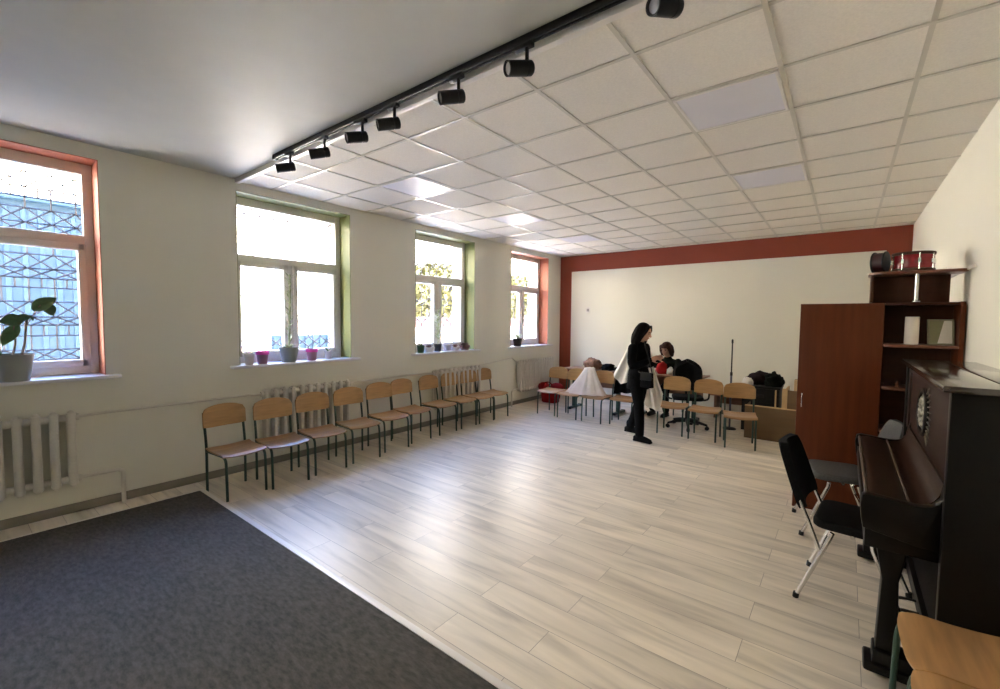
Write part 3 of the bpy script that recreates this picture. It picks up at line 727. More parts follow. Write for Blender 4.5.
# --- standing woman (local: X forward, Y her left)
wm = thing('person', 'woman standing in black clothes with long dark hair, carrying white cloth', 'person', (2.80, 5.97, 0), math.radians(-8))
b = MB()
Mh = head(b, (.030, 0, 1.480), math.radians(6), math.radians(16))
limb(b, [(-.035, 0, 1.28), (-.012, 0, 1.36), (.018, 0, 1.43)], [.062, .050, .050])
limb(b, [(-.03, 0, .80), (-.035, 0, .95), (-.035, 0, 1.10), (-.04, 0, 1.26)], [.125, .105, .115, .10])
b.ball((-.035, 0, 1.24), (.085, .165, .08), 16); b.ball((-.03, 0, .84), (.105, .155, .10), 16)
RL = [(-.03, -.085, .82), (.045, -.11, .45), (.075, -.135, .09)]; LL = [(-.03, .085, .82), (-.085, .11, .46), (-.215, .13, .12)]
for Lg in (RL, LL): limb(b, Lg, [.085, .056, .040])
RA = [(-.035, -.170, 1.265), (-.01, -.205, 1.03), (.185, -.085, 1.115)]; LA = [(-.035, .170, 1.265), (.0, .20, 1.03), (.195, .075, 1.125)]
for A in (RA, LA): limb(b, A, [.050, .040, .027])
hand(b, RA[2], (.8, .35, .42), (-.1, .8, -.3), -1, .6); hand(b, LA[2], (.8, -.3, .40), (.1, -.8, -.2), 1, .6)
remeshed(b, 'body', M_skin, wm, .0075, 3)
face_parts(Mh, wm)
b = MB()   # long blazer
limb(b, [(-.03, 0, .80), (-.04, 0, .95), (-.035, 0, 1.10), (-.045, 0, 1.25)], [.135, .125, .13, .112])
b.ball((-.04, 0, 1.24), (.105, .185, .09), 18); b.ball((-.03, 0, .88), (.135, .180, .16), 18); b.ball((-.03, 0, 1.07), (.125, .165, .18), 18)
b.lathe([(.145, .70), (.15, .72), (.142, .90), (.12, 1.0)], n=20, c=(-.035, 0, 0), sy=1.15)
for A in (RA, LA):
    a = [A[0], A[1], tuple(Vector(A[1]).lerp(Vector(A[2]), .92))]; limb(b, a, [.068, .054, .042])
b.lathe([(.075, 1.28), (.066, 1.33), (.058, 1.355), (.05, 1.355)], n=18, c=(-.025, 0, 0))
remeshed(b, 'blazer', M_blackc, wm, .011, 3)
b = MB()
b.ball((-.03, 0, .82), (.12, .165, .11), 16)
for Lg in (RL, LL): limb(b, [Lg[0], Lg[1], tuple(Vector(Lg[1]).lerp(Vector(Lg[2]), .97))], [.10, .068, .060])
remeshed(b, 'trousers', M_blackc, wm, .011, 3)
for (ak, yw) in ((RL[2], -.05), (LL[2], .1)):
    b = MB(); zf = max(0, ak[2] - .09); x, y = ak[0], ak[1]
    b.tube([(x - .055, y, zf + .045), (x, y, zf + .05), (x + .09, y + yw * .09, zf + .042), (x + .155, y + yw * .155, zf + .035)], [.036, .042, .040, .028], 14, round_ends=True)
    b.tube([(x - .01, y, zf + .05), (x - .012, y, zf + .14)], [.045, .046], 12, round_ends=True)
    b.box(x - .085, x + .18, y - .036 + yw * .04, y + .036 + yw * .04, zf, zf + .028, bev=.01)
    remeshed(b, 'shoe', M_blackc, wm, .008, 2)
b = MB()   # hair: cap plus long fall over the back of the neck
R3 = Mh.to_3x3().to_4x4()
b.ball(Mh @ Vector((-.022, 0, .045)), (.100, .086, .088), 20, M=R3); b.ball(Mh @ Vector((-.045, 0, -.01)), (.078, .088, .10), 18, M=R3)
for (x, y, q) in ((-.07, 0, .075), (-.05, .055, .05), (-.05, -.055, .05), (-.02, -.075, .032), (-.02, .075, .032)):
    limb(b, [Mh @ Vector((x, y, .02)), Mh @ Vector((x - .01, y * 1.08, -.08)), Vector((x * 1.1 - .015, y * 1.3, 1.34)), Vector((x * 1.2 - .01, y * 1.35, 1.25))], [q * .9, q, q * .9, q * .5])
b.tube([Mh @ Vector((.055, -.045, .098)), Mh @ Vector((.062, -.070, .04)), Mh @ Vector((.03, -.082, -.04)), Vector((-.0, -.098, 1.33))], [.018, .018, .02, .016], 8, round_ends=True)
b.tube([Mh @ Vector((.055, .045, .098)), Mh @ Vector((.062, .070, .04)), Mh @ Vector((.03, .082, -.04)), Vector((-.0, .098, 1.33))], [.018, .018, .02, .016], 8, round_ends=True)
remeshed(b, 'hair', M_hairb, wm, .009, 3)
# shoulder bag on her right hip
sb = thing('shoulder_bag', 'small black shoulder bag hanging at the hip of the standing woman', 'bag', (2.965, 5.755, .755), math.radians(-8))
MB().prism([(-.085, 0), (.085, 0), (.075, .20), (-.075, .20)], 'y', -.035, .035, bev=.016, seg=3).build('bag_body', M_blackc, sb)
MB().prism([(-.082, .10), (.082, .10), (.076, .207), (-.076, .207)], 'y', -.043, -.034, bev=.004).build('flap', M_plast, sb)
MB().tube(smoothpath([(.07, 0, .19), (.0, .03, .38), (-.09, .10, .525), (-.19, .25, .62), (-.24, .30, .50), (-.26, .22, .30), (-.16, .06, .20), (-.07, 0, .19)], 6), .007, 6).build('strap', M_plast, sb)
# white dress carried over her far shoulder
def samp(P, t):
    f = t * (len(P) - 1); i = min(int(f), len(P) - 2); return P[i].lerp(P[i + 1], f - i)
LT = [Vector(p) for p in ((2.56, 0, 1.345), (2.68, 0, 1.36))]; LB = [Vector(p) for p in ((2.27, 0, .835), (2.31, 0, .755), (2.385, 0, .69), (2.475, 0, .725), (2.54, 0, .66), (2.70, 0, .63))]
RT = [Vector(p) for p in ((2.64, 0, 1.37), (2.80, 0, 1.335))]
RM = smoothpath([(2.80, 0, 1.335), (2.865, 0, 1.20), (2.885, 0, 1.02), (2.95, 0, .83), (3.03, 0, .62)], 6)
RB = [Vector(p) for p in ((2.62, 0, .62), (2.72, 0, .50), (2.81, 0, .40), (2.90, 0, .385), (2.975, 0, .362), (2.995, 0, .47), (3.03, 0, .62))]
def flap(u, v, A, B, R=None, back=0.0):
    p = samp(A, u).lerp(samp(B, u), v)
    if R is not None: p = p + (samp(R, v) - samp(A, 1.0).lerp(samp(B, 1.0), v)) * u ** 1.5
    fold = (.020 * math.sin(u * 15 + 1.5 * v + back * 40) + .010 * math.sin(u * 29 + 1)) * min(1, v * 1.6)
    return (p.x, 6.19 + back + fold + .05 * v - .06 * (1 - v) ** 3, p.z)
dm = MB(); dm.grid(lambda u, v: flap(u, v, LT, LB, None, .045), 30, 40, .007); dm.grid(lambda u, v: flap(u, v, RT, RB, RM, 0.0), 34, 40, .007)
dm.tube([(2.58, 6.19, 1.345), (2.70, 6.17, 1.375), (2.79, 6.15, 1.335)], .035, 12, round_ends=True)
tag(dm.build('white_dress', M_cloth, smooth=1.5), 'white dress carried over the far shoulder of the standing woman', 'dress')

# --- seated woman behind the desk
sw = thing('person', 'woman seated behind the desk with chin-length auburn hair and dark jacket', 'person', (2.545, 8.04, 0), math.radians(-96))
b = MB()
Mh = head(b, (.14, 0, 1.145), math.radians(-8), math.radians(14))
limb(b, [(.05, 0, .96), (.085, 0, 1.04), (.12, 0, 1.10)], [.06, .048, .048])
limb(b, [(-.02, 0, .52), (-.01, 0, .66), (.03, 0, .80), (.05, 0, .92)], [.13, .115, .115, .09])
b.ball((.045, 0, .90), (.085, .165, .075), 16)
SL = [[(0, s * .09, .51), (.40, s * .11, .50), (.36, s * .12, .09)] for s in (-1, 1)]
for Lg in SL: limb(b, Lg, [.09, .06, .04])
SA = [[(.045, s * .175, .92), (.14, s * .22, .73), (.36, s * .10, .80)] for s in (-1, 1)]
for A in SA: limb(b, A, [.05, .04, .027])
hand(b, SA[0][2], (.7, .5, .1), (.0, .3, -.9), -1, .5); hand(b, SA[1][2], (.7, -.5, .1), (0, -.3, -.9), 1, .5)
remeshed(b, 'body', M_skin, sw, .0085, 3)
face_parts(Mh, sw)
b = MB()
limb(b, [(-.02, 0, .54), (-.01, 0, .66), (.03, 0, .80), (.05, 0, .91)], [.145, .13, .13, .10]); b.ball((.04, 0, .90), (.105, .185, .085), 18)
for A in SA: limb(b, [A[0], A[1], tuple(Vector(A[1]).lerp(Vector(A[2]), .9))], [.068, .054, .042])
b.lathe([(.075, .94), (.066, .99), (.06, 1.02), (.05, 1.02)], n=18, c=(.06, 0, 0))
remeshed(b, 'jacket', M_dgreen, sw, .012, 3)
b = MB()
for Lg in SL: limb(b, [Lg[0], Lg[1], tuple(Vector(Lg[1]).lerp(Vector(Lg[2]), .95))], [.105, .075, .058])
b.ball((0, 0, .52), (.13, .17, .10), 16); remeshed(b, 'trousers', M_blackc, sw, .013, 3)
for Lg in SL:
    x, y = Lg[2][0], Lg[2][1]; b = MB(); b.tube([(x - .05, y, .045), (x, y, .05), (x + .15, y, .035)], [.036, .042, .03], 12, round_ends=True); b.tube([(x, y, .05), (x, y, .12)], .043, 12); b.box(x - .08, x + .17, y - .035, y + .035, 0, .025, bev=.01); remeshed(b, 'shoe', M_blk, sw, .009, 2)
b = MB(); R3 = Mh.to_3x3().to_4x4()
b.ball(Mh @ Vector((-.018, 0, .045)), (.102, .090, .088), 20, M=R3); b.ball(Mh @ Vector((-.05, 0, -.02)), (.072, .092, .10), 18, M=R3)
for s in (-1, 1):
    b.tube([Mh @ Vector((.03, s * .078, .06)), Mh @ Vector((.025, s * .088, -.02)), Mh @ Vector((.012, s * .086, -.10))], [.03, .03, .02], 10, round_ends=True)
    b.tube([Mh @ Vector((-.03, s * .080, .04)), Mh @ Vector((-.03, s * .088, -.05)), Mh @ Vector((-.035, s * .08, -.12))], [.04, .04, .025], 10, round_ends=True)
b.tube([Mh @ Vector((.070, -.055, .06)), Mh @ Vector((.084, -.02, .058)), Mh @ Vector((.084, .02, .058)), Mh @ Vector((.070, .055, .06))], .020, 8, round_ends=True)
remeshed(b, 'hair', M_hairr, sw, .009, 3)
chair(2.545, 8.07, 0 + math.radians(-6), 'school chair behind the desk that the seated woman sits on', G2)

# ================================================================ RIGHT END OF THE DESK ROW
kb = thing('storage_crate', 'black crate against the far wall with a heap of dark coats on it', 'crate', (4.04, 7.72, 0))
q = MB(); q.box(-.24, .24, -.22, .22, 0, .03, bev=.004)
for (x0, x1, y0, y1) in ((-.24, .24, -.22, -.20), (-.24, .24, .20, .22), (-.24, -.22, -.2, .2), (.22, .24, -.2, .2)): q.box(x0, x1, y0, y1, .02, .66, bev=.004)
q.box(-.25, .25, -.23, .23, .65, .68, bev=.006)
q.build('body', M_plast, kb)
q = MB(); q.box(-.05, .05, -.226, -.219, .52, .56, bev=.003); q.build('handle_recess', M_blk, kb)
tag(lump('dark_coat', M_dcoat, (3.99, 7.78, .682), (.17, .14, .125), 11, .3), 'dark purple-brown coat heaped on the black crate', 'coat')
tag(lump('dark_jacket', M_dgreen, (4.19, 7.66, .682), (.125, .13, .125), 12, .4), 'black-green jacket at the right of the heap on the black crate', 'jacket')
tag(lump('white_shirt', M_white, (3.86, 7.58, .682), (.07, .07, .075), 13, .35), 'white crumpled shirt on the left of the black crate', 'shirt')
ps = thing('microphone_stand', 'thin black upright stand behind the second chair from the right end', 'stand', (3.66, 7.42, 0))
MB().lathe([(.09, 0), (.094, .008), (.08, .02), (.02, .032)], n=28).build('base', M_blk, ps)
MB().tube([(0, 0, .02), (0, 0, .85)], .014, 12).build('lower_tube', mat('blue_grey_tube', (.05, .055, .09), .4), ps)
MB().tube([(0, 0, .83), (0, 0, 1.33)], .0095, 12).tube([(0, 0, .82), (0, 0, .87)], .018, 12).build('upper_tube', M_blk, ps)
MB().tube([(0, 0, 1.32), (0, 0, 1.36)], .014, 10, round_ends=True).build('clip', M_blk, ps)
bn = thing('low_bench', 'low reddish-brown bench along the far wall behind the crate', 'bench', (3.85, 8.28, 0))
MB().box(-.66, .66, -.17, .17, .38, .42, bev=.005).build('seat', M_desk, bn)
for x in (-.55, .55): MB().box(x - .02, x + .02, -.15, .15, 0, .38, bev=.004).build('leg', M_desk, bn)
MB().box(-.53, .53, .1, .12, .22, .36, bev=.003).build('rail', M_desk, bn)
# big open cardboard box
cb = thing('cardboard_box', 'long open brown cardboard box beside the cherry wardrobe', 'box', (3.92, 7.02, 0))
q = MB(); q.box(0, .80, 0, .012, 0, .455, bev=.003); q.box(0, .80, .40, .412, 0, .40, bev=.003); q.box(0, .012, .012, .40, 0, .455, bev=.003); q.box(.788, .80, .012, .40, 0, .455, bev=.003); q.box(0, .8, 0, .41, 0, .012)
q.build('body', M_card, cb)
q = MB(); q.prism([(.0, .455), (.80, .455), (.80, .47), (0, .47)], 'y', -.012, .03, bev=.003); q.build('rim', M_cardl, cb)
q = MB(); q.box(.475, .495, .005, .36, .47, .74, bev=.003); q.box(.44, .50, -.010, .0, .47, .74, bev=.003); q.build('end_panel', M_cardl, cb)
q = MB(); q.box(.50, .80, .0, .02, .46, .72, bev=.003); q.build('upright_flap', M_card, cb)
c2 = thing('small_cardboard_box', 'small cardboard box standing on top, at the edge of the cherry wardrobe', 'box', (4.62, 7.08, .722))
q = MB(); q.box(-.13, .14, -.07, .10, 0, .145, bev=.004); q.build('body', M_cardl, c2)
q = MB(); q.box(-.131, .141, -.01, .03, .138, .147, bev=.001); q.build('tape', M_card, c2)
tag(MB().box(-.009, .009, -.012, .012, 0, .235, bev=.003).build('wooden_batten', M_cardl, loc=(4.285, 7.025, .471)), 'short pale wooden batten standing upright on the cardboard box rim', 'batten')
sw_ = thing('wall_switch', 'small white wall switch with dark slots on the far wall', 'switch', (.68, YB, 1.86))
MB().box(-.045, .045, -.014, 0, -.055, .055, bev=.006).build('plate', M_white, sw_)
MB().box(-.022, -.004, -.018, -.012, -.028, .028, bev=.002).box(.006, .022, -.018, -.012, -.028, .028, bev=.002).build('rocker', mat('grey_switch', (.15, .14, .13), .5), sw_)

# ================================================================ WARDROBE, SHELVES
YW = 4.62; X0, X1 = 4.685, 5.238
wd = thing('wardrobe', 'tall cherry-red laminate wardrobe with one door, beside the open shelves', 'wardrobe', (X0, YW, 0))
W = X1 - X0
q = MB(); q.box(0, .018, .018, .50, 0, 1.775, bev=.002); q.box(W - .018, W, .018, .50, 0, 1.775, bev=.002); q.box(0, W, .012, .50, 1.772, 1.79, bev=.002); q.box(.018, W - .018, .485, .50, .0, 1.775); q.box(.018, W - .018, .018, .48, .06, .078); q.box(.018, W - .018, .03, .045, 0, .06)
q.build('carcass', M_cherry, wd)
do = MB().box(.003, W - .003, -.002, .016, .055, 1.784, bev=.002).build('door', M_cherry, wd)
MB().tube(smoothpath([(.040, -.002, .895), (.040, -.030, .91), (.040, -.034, .96), (.040, -.030, 1.01), (.040, -.002, 1.025)], 5), .005, 8).build('handle', M_chrome, do)
# open corner shelves right of it
sh = thing('corner_shelf_unit', 'open cherry shelf unit with rounded shelves between the wardrobe and right wall', 'shelf unit', (X1, YW, 0))
S = 5.685 - X1
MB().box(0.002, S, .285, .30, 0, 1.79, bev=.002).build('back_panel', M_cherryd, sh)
MB().prism([(.30, 0), (.0, 0), (.0, 1.76), (.03, 1.795), (.30, 1.795)], 'x', S - .028, S, bev=.002).build('side_panel', M_cherry, sh)
for z in (.10, .77, 1.12, 1.455):
    MB().prism([(.003, .285), (.003, .02)] + arc(.05, .0, .045, PI, 1.5 * PI, 5) + [(.2, -.052), (S - .03, -.03), (S - .03, .285)], 'z', z - .011, z + .011, bev=.004).build('shelf', M_edge, sh)
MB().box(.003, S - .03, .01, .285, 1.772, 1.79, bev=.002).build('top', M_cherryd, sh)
# hutch on top
ht = thing('shelf_topper', 'dark open hutch on top of the shelf unit, carrying the drum', 'shelf', (0, YW, 1.797))
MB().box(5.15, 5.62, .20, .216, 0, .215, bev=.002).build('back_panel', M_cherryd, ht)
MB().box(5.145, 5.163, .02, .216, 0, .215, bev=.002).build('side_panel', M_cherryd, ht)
MB().prism([(5.13, .24), (5.13, .04)] + arc(5.24, .06, .11, PI, 1.45 * PI, 8) + [(5.45, -.03), (5.66, -.035), (5.685, .0), (5.685, .24)], 'z', .215, .235, bev=.003).build('top_board', M_edge, ht)
MB().tube([(5.415, .03, .0), (5.415, .03, .215)], .014, 14).lathe([(.026, 0), (.026, .006), (.014, .012)], c=(5.415, .03, 0), n=16).build('post', M_chrome, ht)
dr = thing('drum', 'red snare drum with dark rim lying flat on the hutch', 'drum', (5.395, YW + .13, 2.035))
MB().lathe([(.118, .008), (.120, .012), (.120, .128), (.118, .132)], n=40).build('shell', M_drum, dr)
for z in (.0, .126):
    MB().lathe([(.118, z), (.128, z), (.130, z + .006), (.130, z + .018), (.126, z + .022), (.118, z + .022)], n=40).build('rim', M_cherryd, dr)
MB().lathe([(.116, .140), (.119, .143), (.05, .146), (.001, .146)], n=40).build('drumhead', M_white, dr)
for k in range(8):
    a = 2 * PI * k / 8 + .2; q = MB(); q.tube([(.128 * math.cos(a), .128 * math.sin(a), .012), (.128 * math.cos(a), .128 * math.sin(a), .136)], .0035, 6); q.box(-.008, .008, -.008, .008, -.018, .018, bev=.003, M=Matrix.Translation((.127 * math.cos(a), .127 * math.sin(a), .075)))
    q.build('lug', M_chrome, dr)
tb = thing('small_drum', 'small dark drum standing on its rim at the left end of the hutch', 'drum', (5.20, YW + .14, 2.035), math.radians(-20))
rot = Matrix.Translation((0, 0, .088)) @ Matrix.Rotation(PI / 2, 4, 'Y')
MB().lathe([(.074, -.035), (.077, -.032), (.077, .032), (.074, .035)], n=32, M=rot).build('shell', mat('dark_red_drum_shell', (.035, .004, .005), .35), tb)
for z in (-.043, .030): MB().lathe([(.076, z), (.083, z), (.085, z + .004), (.085, z + .01), (.083, z + .013), (.076, z + .013)], n=32, M=rot).build('rim', M_blk, tb)
for z in (-.040, .037): MB().lathe([(.001, z), (.076, z), (.076, z + .003), (.001, z + .003)], n=32, M=rot).build('drumhead', M_blk, tb)
# things on the shelves
b = MB(); b.lathe([(.040, 0), (.0425, .003), (.0425, .212), (.040, .215), (.024, .215), (.022, .205), (.001, .205)], n=28)
tag(b.build('paper_roll', M_white, loc=(5.405, YW + .06, 1.467)), 'white upright paper roll on the upper open shelf', 'paper roll')
pf = thing('picture_frame', 'pale framed certificate leaning at the right of the upper open shelf', 'picture frame', (5.575, YW + .10, 1.467), math.radians(6))
lean = Matrix.Rotation(math.radians(-13), 4, 'X')
q = MB()
for (x0, x1, z0, z1) in ((-.075, .075, 0, .012), (-.075, .075, .188, .20), (-.075, -.063, 0, .2), (.063, .075, 0, .2)): q.box(x0, x1, -.008, .008, z0, z1, bev=.002, M=lean)
q.build('frame', mat('pale_olive_frame', (.30, .28, .18), .45), pf); MB().box(-.066, .066, -.004, .006, .008, .192, M=lean).build('certificate', M_white, pf)
MB().prism([(-.066, .01), (-.02, .01), (.02, .19), (-.066, .19)], 'y', -.0052, -.0045, M=lean).build('slanted_patch', mat('olive_patch', (.25, .24, .12), .4), pf)  # olive patch with a slanted edge over the left of the certificate
MB().tube([(0, .05, .14), (0, .085, .0)], .004, 6).build('stand', M_blk, pf)
fg = thing('figurine', 'tiny pale figurine on the lower open shelf', 'figurine', (5.335, YW + .02, 1.131))
MB().lathe([(.014, 0), (.015, .004), (.007, .012), (.012, .024), (.006, .034), (.002, .036)], n=16).build('body', M_edge, fg)
MB().ball((0, 0, .040), .008, 10).build('head', M_edge, fg)
b = MB(); b.box(-.022, 0, 0, .98, 0, .022, bev=.003)
tag(b.build('cable_conduit', M_white, loc=(XR, 4.44, 2.02)), 'short white cable conduit on the right wall beside the hutch', 'conduit')

# ================================================================ PIANO
pn = thing('upright_piano', 'old black upright piano with dark brown front panel against the right wall', 'piano', (0, 0, 0))
PY0, PY1, PXF, PXB = 2.505, 4.16, 5.345, 5.675
ky0, ky1, kx = 2.60, 3.99, 5.085
for (a, c) in ((PY0, PY0 + .045), (PY1 - .045, PY1)):
    MB().box(PXF, PXB, a, c, .0, 1.350, bev=.004).build('side_panel', M_piano, pn)
MB().box(PXB - .03, PXB, PY0 + .045, PY1 - .045, .05, 1.345, bev=.002).build('back_panel', M_piano, pn)
ld_ = MB().box(PXF - .028, PXF + .17, PY0 - .028, PY1 + .028, 1.352, 1.380, bev=.006).build('lid', M_lid, pn)
MB().box(PXF + .174, PXB + .008, PY0 - .028, PY1 + .028, 1.352, 1.380, bev=.006).build('lid_rear', M_lid, ld_)
up = MB().box(PXF + .022, PXF + .045, PY0 + .045, PY1 - .045, .88, 1.352, bev=.003).build('upper_panel', M_pwood, pn)
q = MB(); q.box(PXF + .012, PXF + .03, PY0 + .045, PY0 + .11, .92, 1.352, bev=.004); q.box(PXF + .012, PXF + .03, PY1 - .11, PY1 - .045, .92, 1.352, bev=.004); q.box(PXF + .014, PXF + .03, PY0 + .1, PY1 - .1, 1.30, 1.352, bev=.004)
q.build('panel_moulding', M_pwood, pn)
# oval carved ornament
oc_y, oc_z = 3.40, 1.133
q = MB(); ring = [(PXF + .016, oc_y + .150 * math.cos(a), oc_z + .125 * math.sin(a)) for a in np.linspace(0, 2 * PI, 36, endpoint=False)]
q.tube(ring, .013, 8, closed=True)
orn = q.build('oval_moulding', M_piano, pn)
q = MB(); q.ball((PXF + .020, oc_y, oc_z), (.010, .135, .112), 24)
for k in range(14):
    a = 2 * PI * k / 14; q.ball((PXF + .012, oc_y + .085 * math.cos(a), oc_z + .07 * math.sin(a)), (.010, .02, .02), 8)
q.ball((PXF + .008, oc_y, oc_z), (.014, .035, .03), 12); q.build('medallion', M_orn, orn)
for k in range(11):
    a = PI + PI * .62 * ((k + .5) / 11 - .5)
    MB().tube([(PXF + .016, oc_y + .185 * math.cos(a), oc_z + .150 * math.sin(a)), (PXF + .016, oc_y + .285 * math.cos(a), oc_z + .20 * math.sin(a))], [.0045, .0015], 6).build('carved_ray', M_orn, orn)
# key bed with cheeks, curved closed key lid
MB().box(kx + .02, PXF + .03, ky0 - .005, ky1 + .005, .605, .765, bev=.006).build('key_bed', M_piano, pn)
pr = [(kx + .012, .695), (kx + .004, .74), (kx, .80), (kx + .006, .845)] + [(kx + .03, .852), (kx + .10, .845), (kx + .17, .838), (PXF - .055, .838), (PXF - .02, .85), (PXF + .003, .88), (PXF + .01, .93), (PXF + .02, .97), (PXF + .045, .97), (PXF + .045, .66), (kx + .20, .66)]
for (a, c) in ((ky0 - .02, ky0 + .035), (ky1 - .035, ky1 + .02)): MB().prism(pr, 'y', a, c, bev=.005).build('key_cheek', M_piano, pn)
def fall(u, v):
    P = smoothpath([(kx + .028, 0, .768), (kx + .024, 0, .828), (kx + .045, 0, .846), (kx + .12, 0, .840), (PXF - .09, 0, .832), (PXF - .03, 0, .845), (PXF + .0, 0, .885), (PXF + .012, 0, .94)], 6)
    p = samp(P, u); return (p.x, ky0 + .035 + v * (ky1 - ky0 - .07), p.z)
kl = MB().grid(fall, 42, 2, .012).build('key_lid', M_pwood, pn)
MB().box(PXF - .098, PXF - .090, ky0 + .036, ky1 - .036, .836, .8425, bev=.001).build('lid_hinge', M_pedge, kl)
MB().box(kx + .012, kx + .03, ky0 + .0, ky1 - .0, .70, .768, bev=.004).build('key_slip', M_piano, pn)
MB().tube([(kx + .022, ky0 + .04, .836), (kx + .022, ky1 - .04, .836)], .009, 8).build('front_edge', M_pedge, pn)
for yl in (2.665, 3.925):
    lg = MB(); lg.prism([(5.165, .12), (5.245, .12), (5.235, .46), (5.255, .58), (5.255, .61), (5.15, .61), (5.155, .58), (5.175, .46)], 'y', yl - .04, yl + .04, bev=.008)
    lo = lg.build('leg', M_piano, pn)
    tb_ = MB(); tb_.box(5.155, PXF + .03, yl - .055, yl + .055, .055, .125, bev=.01); tb_.box(5.125, PXF + .04, yl - .068, yl + .068, .018, .062, bev=.012)
    tb_.build('toe_block', M_piano, pn)
    MB().tube([(5.16, yl - .02, .018), (5.16, yl + .02, .018)], .018, 12).tube([(5.30, yl - .02, .018), (5.30, yl + .02, .018)], .018, 12).build('caster', M_brass, pn)
MB().box(PXF + .055, PXF + .075, PY0 + .045, PY1 - .045, .10, .70, bev=.003).build('lower_panel', mat('matte_black_panel', (.004, .003, .0028), .9, spec=.08), pn)
MB().box(PXF + .03, PXB - .03, PY0 + .04, PY1 - .04, .02, .10, bev=.004).build('bottom_rail', M_piano, pn)
for y in (3.22, 3.36): MB().tube(smoothpath([(PXF + .05, y, .06), (PXF - .03, y, .055), (PXF - .10, y, .035)], 4), [.011] * 4 + [.014] * 3 + [.017] * 2, 10, ry=.5, round_ends=True).build('pedal', mat('dark_iron', (.03, .028, .025), .5, metal=.6), pn)

# ================================================================ PIANO CHAIRS
def visitor_chair(lab, loc, rz, fab):
    r = thing('visitor_chair', lab, 'chair', loc, rz, 'padded chairs with chrome legs at the piano')   # faces local +X
    MB().prism(rrect(-.19, .18, -.215, .215, .07), 'z', .44, .49, bev=.016, seg=3).build('seat', fab, r)
    def bk_(u, v):
        e = 2 * u - 1; z = .545 + v * .345; wd = .215 * (1 - .16 * v * v) * (1 - .22 * max(0, (v - .8) / .2) ** 2 - .12 * max(0, (.15 - v) / .15) ** 2)
        return (-.215 - .34 * (z - .55) - .03 * (1 - e * e), e * wd, z)
    MB().grid(bk_, 16, 14, .045).build('backrest', fab, r, smooth=1.0)
    for s in (-1, 1):
        y = s * .215
        MB().tube([(-.245, y * 1.08, 0.012), (-.10, y, .40), (-.09, y, .435)], .0125, 10).build('leg', M_chrome, r)
        MB().tube([(.245, y * 1.08, 0.012), (.09, y, .40), (.085, y, .435)], .0125, 10).build('leg', M_chrome, r)
        MB().tube(smoothpath([(-.135, y, .30), (-.15, y, .33), (-.20, y * .99, .46), (-.25, y * .97, .58), (-.295, y * .92, .70)], 5), .0105, 10).build('back_upright', M_chrome, r)
        for x in (-.247, .247): MB().tube([(x, y * 1.08, 0), (x * .985, y * 1.08, .03)], .0165, 10, round_ends=False).build('foot_cap', M_plast, r)
    MB().tube([(-.16, -.215, .24), (-.16, .215, .24)], .009, 8).build('crossbar', M_chrome, r)
    MB().tube([(.0, -.215, .437), (.0, .215, .437)], .011, 8).build('seat_bar', M_chrome, r)
    return r
visitor_chair('black padded chair with chrome legs pulled up to the piano, nearest the camera', (5.095, 3.30, 0), math.radians(-5), M_fab)
visitor_chair('dark grey padded chair with chrome legs between the piano and the wardrobe', (4.995, 4.31, 0), math.radians(190), M_fabg)

# ================================================================ POT PLANTS ON THE SILLS
ZS = Z0
def leaf(b, base, tip, wdt, up=(0, 0, 1), droop=.0, n=6):
    p0, p1 = Vector(base), Vector(tip); d = p1 - p0; side = d.cross(Vector(up)); side = side.normalized() if side.length > 1e-5 else Vector((1, 0, 0)); nn = side.cross(d).normalized()
    def fn(u, v):
        wv = wdt * math.sin(PI * min(1, .04 + .96 * v)) ** .8 * (1 - .35 * v)
        return p0 + d * v + side * (u * 2 - 1) * wv + nn * (abs(u * 2 - 1) * wv * .35 - droop * v * v)
    b.grid(fn, 4, n, .0015)
def potplant(name, lab, loc, prof, pm, soil_z, soil_r, group, n=24, sx=1, sy=1):
    r = thing(name, lab, 'potted plant', loc, 0, group)
    MB().lathe(prof, n=n, sx=sx, sy=sy).build('pot', pm, r)
    MB().lathe([(.001, soil_z - .006), (soil_r, soil_z - .006), (soil_r, soil_z), (soil_r * .5, soil_z + .006), (.001, soil_z + .008)], n=n, sx=sx, sy=sy).build('soil', M_soil, r)
    return r
def potprof(r0, r1, h, t=.006, rim=.008): return [(r0, 0), (r1 - rim * .5, h - rim * 2.5), (r1, h - rim * 2.4), (r1, h), (r1 - t, h), (r1 - t - .003, h - .02), (r0 * .8, h - .03)]
GW = ['pot plants on the leftmost window sill', 'pot plants on the second window sill', 'pot plants on the third window sill', 'pot plants on the sill nearest the far wall']
# large pot in the leftmost window
p = potplant('potted_plant', 'large grey-green pot with a few-leaved plant on the leftmost window sill', (.0, .345, ZS), potprof(.092, .122, .205), M_pot, .185, .108, GW[0])
q = MB(); q.tube(smoothpath([(.02, .0, .18), (.03, .02, .30), (.02, .015, .40), (.01, .03, .44)], 5), .007, 6); q.tube(smoothpath([(-.01, .05, .18), (-.02, .075, .30), (-.02, .085, .44), (0, .10, .50)], 5), .008, 6); q.tube(smoothpath([(-.02, .085, .42), (.0, .13, .52), (.01, .165, .585)], 4), .004, 6); q.build('stem', M_stem, p)
q = MB(); U_ = (.9, -.25, .35); leaf(q, (.0, .12, .545), (.03, .255, .645), .062, U_); leaf(q, (.01, .20, .60), (.0, .235, .50), .045, U_); leaf(q, (.01, .07, .47), (.03, -.06, .45), .06, U_); leaf(q, (.01, .03, .47), (.0, .12, .50), .035, U_); leaf(q, (.02, .04, .43), (.05, -.05, .27), .055, U_); leaf(q, (0, .10, .5), (.02, .12, .46), .02); leaf(q, (.04, -.06, .2), (.06, -.09, .26), .025)
q.build('leaf', M_leaf, p)
